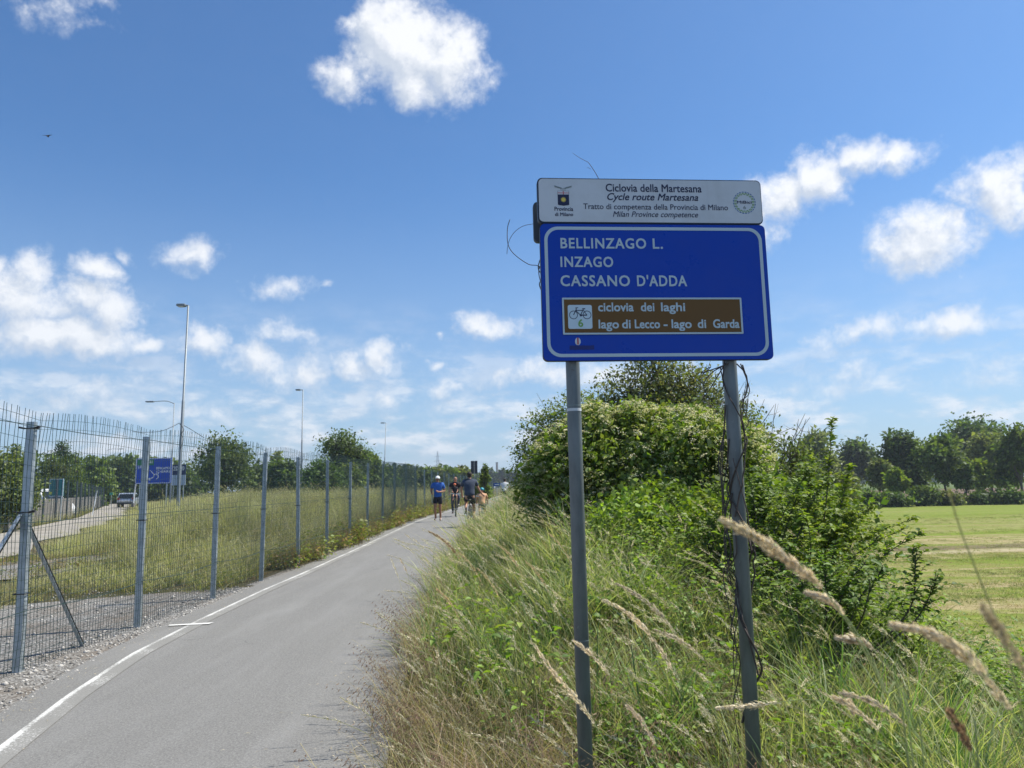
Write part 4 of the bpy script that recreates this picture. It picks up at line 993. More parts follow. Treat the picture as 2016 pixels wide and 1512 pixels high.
# ------------------------------------------------------------------ shrubs and trees
def ell_pts(n, c, r, shell=.55):
    d = rng.normal(0, 1, (n, 3)); d /= np.linalg.norm(d, axis=1, keepdims=True)
    k = rng.uniform(shell ** 3, 1, n) ** (1 / 3)
    return np.asarray(c) + d * k[:, None] * np.asarray(r)
def tree(name, label, cat, loc, h, wd, cols, leaf=.12, nleaf=9000, trunk=.3, lobes=9, dens=1.0, wr=.32, seed=1, up=0.0, group=None, low=.25, mat=None, limbs=True, spread=.09, lobe_r=.42, flowers=0, droop=.2, trunk_r=None, depth=None, cl=14, explicit=None, bare=0):
    """h height, wd width; crown from a set of uneven lobes carried by real limbs"""
    global rng
    old = rng; rng = np.random.default_rng(seed); pr = random.Random(seed)
    dp = depth or wd
    zb = h * low; cz = (h + zb) / 2; R3 = np.array([wd / 2, dp / 2, (h - zb) / 2])
    LB = []
    if explicit: LB = [(np.array(c, float), np.array(r, float)) for c, r in explicit]
    else:
        for k in range(lobes):
            d = rng.normal(0, 1, 3); d /= np.linalg.norm(d); q = rng.uniform(.35, .68)
            c = np.array([0, 0, cz]) + d * R3 * q; r = R3 * lobe_r * rng.uniform(.65, 1.2)
            r = np.array([r[0], r[1], min(r[2], max(r[0], r[1]) * 1.1)])
            LB.append((c, r))
        LB.append((np.array([0, 0, zb + (h - zb) * .80]), R3 * np.array([.42, .42, .30])))
    e = empty(name, loc, label, cat, group); tr = trunk_r or max(.03, h * .018)
    mb = MB(); base = Vector((0, 0, -.3)); top = Vector((pr.gauss(0, .03) * h, pr.gauss(0, .03) * h, max(zb, h * trunk)))
    mb.tube([base, Vector((0, 0, .1)), base.lerp(top, .6) + Vector((pr.gauss(0, .01) * h, 0, 0)), top], [tr * 1.3, tr, tr * .85, tr * .7], 8)
    tips = []; tot = sum(float(np.prod(r)) ** .6667 for _, r in LB)
    for c, r in LB:
        c_ = Vector(c); m1 = top.lerp(c_, .5) + Vector((0, 0, -.06 * h))
        P = smooth_path([top - Vector((0, 0, .1 * h)) * pr.random(), m1, c_], 3)
        if limbs: mb.tube(P, [tr * .5 * (1 - .6 * k / len(P)) for k in range(len(P))], 5, cap=False)
        nt_ = max(5, int(nleaf / cl * float(np.prod(r)) ** .6667 / tot)); T = ell_pts(nt_, c, r); tips.append(T)
        if limbs:
            for q in T[::max(1, nt_ // 26)]:
                q = Vector(q); mb.tube([c_, c_.lerp(q, .55) + Vector((pr.gauss(0, .03), pr.gauss(0, .03), .02 * h)), q], [tr * .2, tr * .12, tr * .05], 3, cap=False)
    T = np.concatenate(tips); T = T[T[:, 2] > .02 * h]
    mb.obj('trunk', M_BARK, e, smooth=True)
    k = np.repeat(np.arange(len(T)), cl); P = T[k] + rng.normal(0, 1, (len(k), 3)) * spread * np.array([wd, dp, wd * .75])
    # uneven crown: drop a share of the clumps by position noise
    nn = n2(P[:, 0] * 7 / wd, P[:, 2] * 7 / wd + P[:, 1] * 3 / wd, 1.4, seed); kp = ((nn > .22 * (2 - dens)) | (rng.uniform(0, 1, len(P)) < .45 * dens)) & (P[:, 2] > 0)
    P = P[kp]; kk = k[kp]
    n = len(P); out_ = P - np.array([0, 0, cz]); out_ /= np.linalg.norm(out_, axis=1, keepdims=True) + 1e-6
    D = out_ * .5 + rng.normal(0, .7, (n, 3)) + np.array([0, 0, up - droop]); Nn = rng.normal(0, .55, (n, 3)) + np.array([0, 0, 1.0]) + out_ * .4
    cols = np.asarray(cols); cf = rng.uniform(.65, 1.4, len(T))[kk][:n, None]; C = cols[rng.integers(0, len(cols), n)] * rng.uniform(.7, 1.3, (n, 1)) * cf
    V, Fc, Cc = leafquads(P, D, Nn, leaf * rng.uniform(.5, 1.4, n) * rng.uniform(.8, 1.25, len(T))[kk], wr, C)
    link('crown', arr_mesh('crown', V, Fc, Cc, mat or M_TREE), e)
    if bare:
        mb = MB()
        for q in range(bare):
            c, r = LB[pr.randrange(len(LB))]; a = Vector(c); d = Vector((pr.gauss(0, .6), pr.gauss(0, .4), abs(pr.gauss(.9, .3)))).normalized(); L_ = (float(max(r)) * pr.uniform(1.1, 1.7))
            P_ = smooth_path([a, a + d * L_ * .5 + Vector((pr.gauss(0, .05), 0, 0)), a + d * L_ + Vector((pr.gauss(0, .1), pr.gauss(0, .1), pr.gauss(0, .08)))], 4)
            mb.tube(P_, [.012 * (1 - .8 * k / len(P_)) for k in range(len(P_))], 4, cap=False)
            for k in range(2, len(P_) - 1, 2):
                d2 = Vector((pr.gauss(0, 1), pr.gauss(0, .6), pr.gauss(.4, .4))).normalized() * L_ * .2; mb.tube([P_[k], P_[k] + d2 * .6, P_[k] + d2 + Vector((0, 0, .03))], [.005, .0035, .0015], 3, cap=False)
        mb.obj('bare_branches', simple('grey_twigs', (.2, .175, .14), .9, var=.3), e)
    if flowers:
        # flat creamy umbels held on the outside of the crown
        sel = []
        Ts = []
        for c, r in LB: Ts.append(ell_pts(flowers, c, np.asarray(r) * 1.13, .93))
        F_ = np.concatenate(Ts); F_ = F_[(F_[:, 1] < .12 * dp) & (F_[:, 2] > .16 * h)]
        # keep those on the outer surface only
        okk = np.ones(len(F_), bool)
        for c, r in LB: okk &= (((F_ - c) / (r * 1.02)) ** 2).sum(1) > 1
        F_ = F_[okk]; rng.shuffle(F_); F_ = F_[:900]
        m = 24
        rad = rng.uniform(.035, .11, len(F_))
        a = rng.uniform(0, 6.28, (len(F_), m)); rr_ = np.sqrt(rng.uniform(0, 1, (len(F_), m))) * rad[:, None]
        tl = rng.normal(0, .3, (len(F_), 2)) + np.array([0, -.25])
        dx, dy = rr_ * np.cos(a), rr_ * np.sin(a)
        Q = np.stack([dx, dy, dx * tl[:, :1] + dy * tl[:, 1:] - rr_ ** 2 * 3 + rng.normal(0, .004, dx.shape) + .02], -1) + F_[:, None]
        Q = Q.reshape(-1, 3); n = len(Q); D = rng.normal(0, 1, (n, 3)) * np.array([1, 1, .35]); Nn = rng.normal(0, .3, (n, 3)) + np.array([0, -.2, 1.])
        fcol = np.repeat(np.where(rng.uniform(0, 1, (len(F_), 1)) < .3, [(.8, .78, .58)], [(.58, .6, .3)]), m, 0) * rng.uniform(.8, 1.15, (n, 1))
        V, Fc, Cc = leafquads(Q, D, Nn, rng.uniform(.016, .03, n), .42, fcol)
        o = link('blossom', arr_mesh('blossom', V, Fc, Cc, M_HEAD), e); o['label'] = 'flat creamy white flower heads'
    rng = old; return e

def G(x, y): return (x, y, float(hz(x, y)))
ELD = [(.12, .175, .022), (.16, .22, .03), (.08, .125, .02), (.21, .25, .045)]
# elder in flower behind the sign
tree('elder_bush', 'big dark green elder bush covered in creamy flower heads behind the sign', 'bush', G(1.95, 10.8), 3.1, 3.6, ELD, .085, 42000, .1, seed=4, low=0, mat=M_LEAF, wr=.3, spread=.03, flowers=420, cl=10,
     dens=.7,
     explicit=[((-.2, 0, 1.2), (.95, .9, .75)), ((-1.05, .1, 1.05), (.65, .7, .75)), ((-1.25, .1, .6), (.5, .7, .5)), ((.5, -.2, 1.25), (.7, .8, .65)), ((1.15, -.1, 1.15), (.55, .7, .65)), ((.1, -.5, .65), (.85, .6, .6)), ((1.25, -.3, .5), (.7, .6, .5)), ((-.75, .2, 1.75), (.38, .45, .35)), ((.6, .2, 1.75), (.45, .5, .3)), ((-.1, .2, 1.85), (.35, .4, .28)), ((-.7, -.5, .4), (.6, .5, .45)), ((.7, -.7, .25), (.75, .5, .4)), ((-1.5, 0, 1.0), (.3, .4, .4))])
tree('tall_thorn_bush', 'tall loose grey green bush rising behind the elder, its tip just under the blue board', 'bush', G(3.0, 14.6), 4.0, 3.2, [(.19, .22, .07), (.24, .26, .09), (.15, .18, .06), (.24, .22, .12)], .07, 30000, .2, seed=8, low=.1, mat=M_LEAF, spread=.05, cl=10, dens=.85,
     explicit=[((-.1, 0, 3.1), (.55, .5, .5)), ((-.7, 0, 2.6), (.6, .6, .55)), ((.55, 0, 2.6), (.6, .6, .6)), ((0, 0, 2.2), (.9, .8, .8)), ((1.15, 0, 2.2), (.55, .5, .55)), ((-1.1, 0, 2.1), (.45, .5, .5)), ((0, 0, 1.2), (1.3, .9, .9)), ((1.5, 0, 1.4), (.6, .6, .8))], bare=46)
tree('round_hedge_bush', 'lighter rounded bush at the left end of the thicket beside the path', 'bush', G(1.25, 17.5), 3.2, 2.6, [(.15, .19, .04), (.19, .22, .06), (.11, .15, .035)], .07, 18000, .15, seed=12, low=.02, mat=M_LEAF, spread=.045, cl=10, bare=8,
     explicit=[((.2, 0, 2.6), (.7, .7, .5)), ((-.4, 0, 2.1), (.7, .7, .6)), ((-.75, 0, 1.4), (.55, .6, .65)), ((.5, 0, 1.9), (.8, .8, .7)), ((0, -.2, 1.2), (.9, .8, .8)), ((-.7, 0, .7), (.6, .6, .6)), ((.9, 0, 1.0), (.9, .8, .9))])
tree('far_hedge_bush', 'narrow dark bush just behind the left end of the thicket', 'bush', G(1.3, 24), 3.0, 2.6, [(.07, .11, .03), (.09, .13, .03)], .09, 7000, .15, seed=14, low=.05, spread=.05)
tree('twiggy_bush', 'half bare twiggy bush to the right of the second sign post', 'bush', G(4.1, 12.5), 2.9, 2.3, [(.10, .14, .035), (.14, .17, .06)], .06, 6500, .15, seed=15, low=.1, mat=M_LEAF, spread=.05, dens=.6, bare=40,
     explicit=[((-.3, 0, 1.7), (.6, .5, .7)), ((.2, 0, 1.1), (.8, .6, .7)), ((-.7, 0, 2.2), (.35, .35, .4)), ((.6, 0, 1.4), (.4, .4, .5))])
tree('bramble_thicket', 'low bright green bramble thicket spreading right of the elder', 'bush', G(3.1, 9.2), 1.2, 2.7, [(.14, .21, .025), (.18, .25, .03), (.1, .15, .02)], .07, 15000, .1, seed=16, low=0, mat=M_LEAF, wr=.36, spread=.04, cl=8, limbs=False,
     explicit=[((-1.0, -.2, .45), (.7, .6, .55)), ((-.1, 0, .6), (.8, .7, .5)), ((.6, 0, .5), (.6, .7, .45)), ((.0, -.8, .3), (1.0, .5, .4)), ((-1.4, .2, .6), (.5, .5, .45))])
tree('creeper_mound', 'mound of yellow green creeper in front of the elder bush', 'bush', G(1.75, 8.2), .95, 2.3, [(.18, .26, .025), (.22, .29, .03), (.12, .18, .02)], .06, 9000, .1, seed=17, low=0, mat=M_LEAF, wr=.38, spread=.04, cl=8, limbs=False,
     explicit=[((-.4, 0, .4), (.6, .5, .45)), ((.4, 0, .35), (.7, .5, .4)), ((1.0, .1, .3), (.5, .5, .4))])

def sapling(label, loc, shoots, leafs, cols, seed, name='sapling'):
    global rng
    old = rng; rng = np.random.default_rng(seed); pr = random.Random(seed); e = empty(name, loc, label, 'bush')
    mb = MB(); PP = []; DD = []; NN = []; SS = []
    for (dx, dy, h, lx, ly, side) in shoots:
        P = smooth_path([Vector((dx * .3, dy * .3, -.1)), Vector((dx * .8 + lx * .25, dy + ly * .3, h * .45)), Vector((dx + lx * .6, dy + ly * .7, h * .8)), Vector((dx + lx, dy + ly, h))], 7)
        mb.tube(P, [.008 * (1 - .85 * k / len(P)) for k in range(len(P))], 5, cap=False)
        paths = [P]
        for k in range(3, len(P) - 1, 1):
            if pr.random() < side * 1.5:
                a = pr.uniform(0, 6.28); d = Vector((math.cos(a), math.sin(a) * .8, pr.uniform(.1, .9))).normalized() * pr.uniform(.15, .5) * (1.15 - k / len(P))
                Q = smooth_path([P[k], P[k] + d * .5 + Vector((0, 0, .03)), P[k] + d], 5); mb.tube(Q, [.004, .0035, .003, .0025, .002, .002, .0015, .0012, .001, .001, .0008][:len(Q)], 3, cap=False); paths.append(Q)
        for Q in paths:
            L_ = sum((Q[i + 1] - Q[i]).length for i in range(len(Q) - 1)); m = int(L_ / .015)
            for j in range(m):
                t = (j + .5) / m * (len(Q) - 1); k = int(t); p = Q[k].lerp(Q[min(k + 1, len(Q) - 1)], t - k); tg = (Q[min(k + 1, len(Q) - 1)] - Q[k]).normalized()
                if p.z < .08: continue
                a = j * 2.4 + pr.gauss(0, .4); o_ = Vector((math.cos(a), math.sin(a), pr.uniform(-.35, .25)))
                PP.append(p); DD.append(o_ + tg * .5); NN.append(Vector((pr.gauss(0, .3), pr.gauss(0, .3) - .2, 1))); SS.append(leafs * pr.uniform(.6, 1.25))
    mb.obj('stem', M_BARK, e, smooth=True)
    PP, DD, NN = (np.array([tuple(v) for v in q]) for q in (PP, DD, NN)); cols = np.asarray(cols)
    C = cols[rng.integers(0, len(cols), len(PP))] * rng.uniform(.75, 1.3, (len(PP), 1)); V, Fc, Cc = leafhi(PP, DD, NN, np.array(SS), .30, C)
    o = link('foliage', arr_mesh('foliage', V, Fc, Cc, M_LEAF), e); rng = old; return e
MUL = [(.18, .25, .025), (.24, .31, .035), (.12, .18, .02), (.3, .36, .06)]
def shts(n, w_, hmin, hmax, seed, dep=.6, side=.5, lean=.35):
    r = random.Random(seed); return [(r.uniform(-w_, w_), r.uniform(-dep, dep), r.uniform(hmin, hmax), r.gauss(.05, lean), r.gauss(-.05, lean * .6), side) for _ in range(n)]
sapling('leafy shoots of a young tree standing highest above the right bank', G(2.62, 7.0), [(.3, 0, 1.62, .1, 0, .2), (.1, .1, 1.15, .1, 0, .4), (.35, .0, 1.2, .2, 0, .4)] + shts(12, .55, .5, 1.0, 2), .062, MUL, 31)
sapling('bushy bright green saplings with arching side shoots right of the tallest one', G(2.75, 7.6), [(.2, 0, 1.25, .1, 0, .3), (.4, 0, 1.05, .2, -.1, .3)] + shts(13, .45, .45, .95, 3), .058, MUL, 32)
sapling('low sapling with long shoots reaching right over the field edge', G(2.35, 6.7), [(.3, 0, .8, .55, 0, .4), (.4, 0, .6, .7, 0, .35), (.1, 0, .95, .25, .1, .4)] + shts(9, .4, .4, .85, 5), .05, MUL, 33)
sapling('small leafy shrub between the second sign post and the tall shoots', G(2.0, 6.8), shts(15, .55, .5, 1.15, 6), .05, [(.15, .22, .03), (.19, .26, .04), (.1, .15, .02)], 34)
sapling('leafy shrub on the slope below the tall shoots', G(2.15, 5.5), shts(12, .5, .4, .8, 7), .046, [(.15, .22, .03), (.11, .17, .02)], 35)
sapling('drooping leafy shoots low at the edge of the slope by the field', G(2.7, 5.6), shts(8, .3, .3, .6, 9, lean=.5), .045, MUL, 36)

DK = [(.085, .13, .026), (.115, .165, .034), (.06, .095, .02)]; MD = [(.12, .17, .028), (.15, .2, .04), (.08, .12, .022)]; OL = [(.15, .175, .045), (.18, .2, .06), (.11, .13, .035)]
LT = [(.2, .26, .03), (.25, .29, .045), (.15, .2, .03)]; SIL = [(.2, .23, .12), (.26, .28, .17), (.14, .17, .08)]
def T(label, px, top, base, wpx, Y, cols, seed, name='broadleaf_tree', cat='tree', **kw):
    """a tree given by where it stands: bearing, distance, real height from its top"""
    x = (at(px, 950, Y)).x; z0 = float(hz(x, Y)); h = at(px, top, Y).z - z0; wd = wpx / FPX * Y
    kw.setdefault('leaf', max(.16, Y * .0052)); kw.setdefault('nleaf', 5200)
    return tree(name, label, cat, (x, Y, z0), h, wd, cols, seed=seed, **kw)
# right: beyond the field
T('silvery loose crowned tree at the left end of the row beyond the field', 1618, 848, 985, 78, 92, SIL, 41, dens=.6, low=.3, nleaf=4200, lobe_r=.36, up=.6)
T('blue green round tree farther back between silvery tree and dark tree', 1690, 870, 985, 84, 130, DK, 42, low=.25)
T('dark spreading tree with a ragged top in the middle of the row beyond the field', 1772, 850, 985, 100, 94, DK, 43, low=.22, nleaf=7500, lobes=12)
T('thin see-through tree right of the dark spreading one', 1812, 872, 985, 48, 96, OL, 44, dens=.5, low=.3, nleaf=1800, lobe_r=.34)
T('mid green tree with a pale forked trunk left of the big dome', 1862, 856, 985, 92, 86, MD, 45, low=.3, nleaf=6500, lobes=12)
T('largest tree of the row, a dark dome against the sky', 1925, 822, 985, 124, 118, DK, 46, low=.2, nleaf=9000, lobes=14)
T('olive green tree in front of the dark dome', 1955, 852, 985, 90, 98, OL, 47, low=.25, nleaf=6500)
T('tree with layered branches cut by the right edge of the photo', 2012, 836, 985, 74, 82, MD, 48, low=.3, nleaf=4200, dens=.7)
T('small yellow green tree standing in front of the row', 1763, 924, 985, 40, 82, [(.2, .25, .03), (.15, .2, .03)], 49, low=.3, nleaf=2200, lobe_r=.36)
T('small brownish tree left of the yellow green one', 1733, 905, 985, 44, 86, OL, 50, low=.35, nleaf=2400)
T('young yellow green tree under the olive green tree', 1935, 905, 985, 48, 84, LT, 51, low=.3, nleaf=2400)
T('young tree near the right edge with bright low foliage', 1985, 915, 985, 44, 83, LT, 52, low=.25, nleaf=2400)
T('slender young tree between the forked tree and the bright young one', 1902, 912, 985, 34, 82, MD, 53, low=.3, nleaf=1600)
T('dark slim tree right of the yellow green small tree', 1798, 925, 985, 34, 88, MD, 54, low=.2, nleaf=1500)
for k, (px, top, wp, Y, cl_, lb) in enumerate(((1700, 968, 60, 80, DK, 'dark low shrub at the left end of the field edge'), (1752, 973, 62, 79, DK, 'low shrub under the small yellow green tree'), (1812, 961, 62, 80, DK, 'bulkier dark shrub under the thin see-through tree'), (1868, 972, 66, 79, OL, 'low olive shrub beneath the forked tree'),
        (1925, 970, 62, 80, DK, 'dark low shrub beneath the olive green tree'), (1985, 968, 70, 79, DK, 'dark low shrub at the right edge of the photo beyond the field'))):
    T(lb, px, top, 985, wp, Y, cl_, 60 + k, name='shrub', cat='shrub', low=0, nleaf=1800, lobes=6, group='shrubs along the far edge of the field', limbs=False, leaf=.34)
T('grey green hedge bush right of the twiggy bush across the ditch', 1510, 896, 1000, 120, 42, OL, 70, name='hedge_bush', cat='bush', low=0, nleaf=6500, leaf=.2)
T('second hedge bush seen between the tall shoots and the grey green bush', 1590, 905, 1000, 120, 46, MD, 71, name='hedge_bush', cat='bush', low=0, nleaf=6500, leaf=.2)
T('third hedge bush behind the tall shoots of the sapling', 1660, 922, 1000, 90, 52, OL, 72, name='hedge_bush', cat='bush', low=0, nleaf=4500, leaf=.2)
T('dark hedge bush low behind the saplings', 1550, 945, 1000, 110, 34, DK, 73, name='hedge_bush', cat='bush', low=0, nleaf=5200, leaf=.16)
T('reddish leaved low bush behind the twiggy branches', 1545, 905, 1000, 34, 60, [(.12, .06, .045), (.09, .07, .04)], 74, name='hedge_bush', cat='bush', low=.1, nleaf=1200, leaf=.22)
# left: behind the fence and beyond the motorway
T('pale leaved poplar shrubs at the left edge behind the near fence post', -5, 885, 1060, 150, 32, [(.13, .17, .05), (.19, .22, .08), (.09, .12, .04)], 80, low=.0, nleaf=15000, leaf=.13, lobes=12, wr=.4, name='poplar_shrub', cat='shrub')
T('slim pale young tree rising left of the near fence post', 28, 868, 1060, 40, 35, [(.12, .16, .06), (.1, .13, .04)], 81, low=.3, nleaf=2600, leaf=.13)
T('pale leaved bush just right of the near fence post', 100, 888, 1040, 80, 62, [(.12, .165, .045), (.15, .19, .06), (.09, .12, .035)], 82, low=.0, nleaf=7500, leaf=.14, name='poplar_shrub', cat='shrub')
T('young conifer like tree with a pointed top between the first two posts', 118, 866, 1000, 46, 66, [(.06, .1, .03), (.08, .12, .035)], 83, low=.25, nleaf=3200, leaf=.17, lobe_r=.34)
T('green tree with small peaked crown right of the pointed one', 146, 885, 1000, 50, 72, MD, 84, low=.05, nleaf=3800, leaf=.2)
for k, (px, top, wp, Y, c_, lb) in enumerate(((180, 905, 90, 100, MD, 'dense tree of the wood above the green sign back'), (225, 902, 90, 120, DK, 'dark dense tree in the wood left of the blue motorway sign'), (268, 904, 84, 125, DK, 'dark tree partly behind the blue motorway sign'), (315, 912, 70, 130, MD, 'tree top hidden behind the blue motorway sign'),
        (360, 925, 60, 120, DK, 'dark tree between the tall lamp post and the fan shaped tree'))):
    T(lb, px, top, 975, wp, Y, c_, 90 + k, low=0, nleaf=4200, lobes=9)
T('fan shaped open crowned tree right of the tall lamp post', 438, 856, 970, 128, 62, [(.09, .125, .03), (.12, .15, .05), (.07, .1, .03)], 100, dens=.7, low=.12, nleaf=9000, leaf=.24, lobes=16, lobe_r=.3)
T('low dark tree left of the lamp post in the middle distance', 515, 915, 970, 70, 95, DK, 101, low=0, nleaf=3500)
T('dark pointed tree behind the fence left of the bright bush', 555, 898, 970, 70, 78, DK, 102, low=0, nleaf=5200, lobes=12)
T('pale slim tree top behind the dark pointed tree', 543, 888, 970, 30, 95, SIL, 103, low=.3, nleaf=1200)
T('tall ragged tree standing above the middle of the fence', 672, 850, 965, 128, 72, [(.065, .1, .025), (.085, .12, .03)], 104, dens=.85, low=.2, nleaf=10000, leaf=.27, lobes=18, lobe_r=.3)
T('bright green bush below the tall ragged tree', 632, 905, 965, 90, 62, [(.12, .19, .025), (.09, .15, .025)], 105, low=0, nleaf=6500, leaf=.22, name='green_bush', cat='bush')
T('second bright bush right of the first below the ragged tree', 690, 915, 965, 60, 66, LT, 106, low=0, nleaf=3500, leaf=.24, name='green_bush', cat='bush')
T('small round tree right of the ragged tree', 732, 895, 965, 46, 85, MD, 107, low=.1, nleaf=2800)
for k, (px, top, wp, Y, c_, lb) in enumerate(((762, 916, 56, 92, MD, 'tree of the far row just right of the leaning lamp post'), (795, 915, 56, 100, OL, 'olive tree in the far row left of the runner'), (828, 918, 56, 108, MD, 'green tree in the far row above the runner'), (858, 921, 50, 118, OL, 'tree in the far row right above the white cap of the runner'),
        (886, 924, 46, 130, MD, 'tree in the far row above the oncoming cyclist'), (912, 922, 46, 140, OL, 'last tree of the far row left of the dark panels'))):
    T(lb, px, top, 965, wp, Y, c_, 110 + k, low=0, nleaf=3200, group=None)
T('young slender tree beside the path beyond the people', 956, 912, 975, 22, 52, MD, 120, low=.05, nleaf=1800, leaf=.16)
T('low bush beside the path beyond the slender tree', 950, 940, 975, 44, 60, LT, 121, low=0, nleaf=1800, leaf=.2, name='green_bush', cat='bush')
for k, (px, top, wp) in enumerate(((968, 921, 12), (976, 928, 14), (986, 924, 8), (992, 922, 8), (1004, 927, 14), (1016, 925, 14), (940, 930, 16))):
    T('far off poplar on the horizon, number %s from the left of its group' % ('first', 'second', 'third', 'fourth', 'fifth', 'sixth', 'nearest the panels')[k] if k < 6 else 'far off tree on the horizon just right of the dark panels', px, top, 955, wp, 380, DK, 130 + k, name='poplar_tree', low=.02, nleaf=900, leaf=1.3, group='poplars on the horizon', limbs=False)
# distant wood closing the horizon
def far_wood(name, label, y, x0, x1, hh, seed, cols, step=6.0):
    r = np.random.default_rng(seed); n = int((x1 - x0) / step * 260); x = r.uniform(x0, x1, n)
    top = hh * (.55 + .45 * n2(x, x * 0, .11, seed) + .25 * n2(x, x * 0, .5, seed + 1)); z = r.uniform(0, 1, n) ** .7 * top; yy_ = y + r.uniform(-8, 8, n)
    P = np.stack([x, yy_, hz(x, yy_) + z], -1); global rng
    C = np.asarray(cols)[r.integers(0, len(cols), n)] * r.uniform(.7, 1.3, (n, 1))
    V, Fc, Cc = leafquads(P, r.normal(0, 1, (n, 3)), r.normal(0, .6, (n, 3)) + np.array([0, -.6, .8]), r.uniform(.9, 1.9, n) * (y / 260) ** .5, .42, C)
    o = link(name, arr_mesh(name, V, Fc, Cc, M_TREE)); setp(o, label, 'wood', kind='stuff')
far_wood('distant_wood', 'far off band of trees along the horizon on the left', 260, -260, -14, 9, 201, DK)
far_wood('distant_treeline', 'far off band of hazy trees along the horizon on the right', 420, 20, 420, 13, 202, DK)
far_wood('wood_beyond_motorway', 'dark band of woodland beyond the motorway at the far left', 150, -190, -62, 10, 203, MD)

# ------------------------------------------------------------------ street lamps
def lamp(label, px, top, Y, arm, armside, h_over=None, lean=0.0, headl=.7):
    P = at(px, 965, Y); x = P.x; z0 = float(hz(x, Y)); h = at(px, top, Y).z - z0
    e = empty('street_lamp', (x, Y, z0), label, 'street lamp', 'street lamps beyond the fence')
    mb = MB(); tx = lean * h
    mb.tube([(0, 0, -.3), (0, 0, 0), (tx * .55, 0, h * .55), (tx * .551, 0, h * .552), (tx, 0, h)], [.1, .095, .07, .052, .042], 10); mb.obj('pole', M_STEEL, e, smooth=True)
    s = armside; mb = MB()
    if arm > 1.2: P_ = smooth_path([Vector((tx, 0, h - .1)), Vector((tx + s * arm * .4, 0, h + .18)), Vector((tx + s * arm, 0, h + .15))], 5)
    else: P_ = [Vector((tx, 0, h)), Vector((tx + s * arm, 0, h + .1 * arm))]
    mb.tube(P_, .035, 6); mb.obj('arm', M_STEEL, e)
    mb = MB(); c = P_[-1]; mb.box(min(c.x, c.x + s * headl), max(c.x, c.x + s * headl), -.14, .14, c.z - .05, c.z + .07); hd = mb.obj('lamp_head', M_STEEL, e, bevel=.03)
    mb = MB(); a, b = sorted((c.x + s * .08, c.x + s * (headl - .08))); mb.box(a, b, -.11, .11, c.z - .07, c.z - .052); mb.obj('lens', simple('lamp_glass', (.7, .72, .72), .2), hd)
    return e
lamp('tall street lamp standing behind the fence right of the blue motorway sign', 351, 602, 35, .12, -1, lean=.012, headl=.42)
lamp('street lamp with a long curved arm behind the blue motorway sign', 336, 793, 72, 2.0, -1, headl=.8)
lamp('slim street lamp above the fence in the middle of the left half', 593, 768, 65, .22, -1, headl=.42)
lamp('leaning street lamp farther along, left of the runner', 755, 833, 100, .2, -1, lean=.03, headl=.5)
lamp('small far street lamp over the wood at the far left', 206, 886, 145, 2.4, 1, headl=.8)
lamp('tiny far street lamp just above the oncoming cyclist', 876, 921, 170, 1.2, 1, headl=.6)
# cables from the tall lamp
e = empty('overhead_cable', at(353, 835, 35), 'thin cable hung from the tall street lamp to both sides', 'cable'); c0 = at(353, 835, 35)
for pts in ([(353, 833, 35), (320, 848, 33), (285, 851, 31), (262, 850, 29)], [(353, 833, 35), (375, 845, 37), (402, 862, 40)], [(354, 835, 34.9), (362, 845, 34.9), (357, 855, 34.9), (361, 865, 34.9), (355, 885, 34.9)]):
    mb = MB(); mb.tube([p - c0 for p in smooth_path([at(*q) for q in pts], 4)], .014, 4); mb.obj('wire', M_BLACK, e)

# ------------------------------------------------------------------ motorway signs, wall, second fence
Yb_ = 58; c = at(302, 927, Yb_); z0 = float(hz(c.x, Yb_)); wv, hv = 70 / FPX * Yb_, 50 / FPX * Yb_
e = empty('motorway_sign', (c.x, Yb_, z0), 'large blue motorway direction sign with a white roundabout diagram', 'sign'); zc = c.z - z0
mb = MB(); rslab(mb, -wv / 2, wv / 2, zc - hv / 2, zc + hv / 2, 0, .06, .12); mb.obj('board', film('motor_blue', (.002, .06, .46), .4, .03), e)
M_SW = simple('sign_white', (.75, .78, .8), .5, var=.03)
mb = MB(); rslab(mb, -wv / 2 + .03, wv / 2 - .03, zc - hv / 2 + .03, zc + hv / 2 - .03, -.008, -.002, .1, hole=(-wv / 2 + .07, wv / 2 - .07, zc - hv / 2 + .07, zc + hv / 2 - .07, .08)); mb.obj('border', M_SW, e)
def mx(px, py): q = at(px, py, Yb_); return q.x - c.x, q.z - z0
mb = MB(); x0, z1 = mx(271, 905); x1, z2 = mx(303, 916); rslab(mb, x0, x1, z2, z1, -.012, -.002, .03); mb.obj('green_panel', simple('sign_green', (.01, .18, .08), .5), e)
mb = MB(); cc = mx(307, 938); lw = .06
for k in range(10):
    a = R(-60 + 24 * k)
ring2(mb, cc[0], cc[1], .19, lw, -.010, 14, -80, 200)
for q in ((296, 926), (313, 930), (291, 944)): bar2(mb, (cc[0] + (mx(*q)[0] - cc[0]) * .3, cc[1] + (mx(*q)[1] - cc[1]) * .3), mx(*q), lw, -.011)
mb.obj('road_diagram', M_SW, e)
for s, xa, xb, y0_, y1_ in (('BERGAMO', 308, 334, 919, 924), ('CHIARI', 308, 334, 926, 931), ('LAMBRATE', 272, 294, 916, 922), ('MI', 289, 297, 941, 946), ('TANGENZIALE', 284, 301, 907, 912)):
    a, zb = mx(xa, y1_); b, zt = mx(xb, y0_); fit_text(s, a, b, zb, zt - zb, -.014, M_SW, e, bold=.004)
for px_ in (-wv / 2 + .35, wv / 2 - .35):
    mb = MB(); mb.tube([(px_, .12, -.3), (px_, .12, zc + hv / 2 - .1)], .06, 8); mb.obj('leg', M_GALV, e)
Y2 = 74; c = at(351.5, 935, Y2); z0 = float(hz(c.x, Y2)); wv, hv = 27 / FPX * Y2, 40 / FPX * Y2; zc = c.z - z0
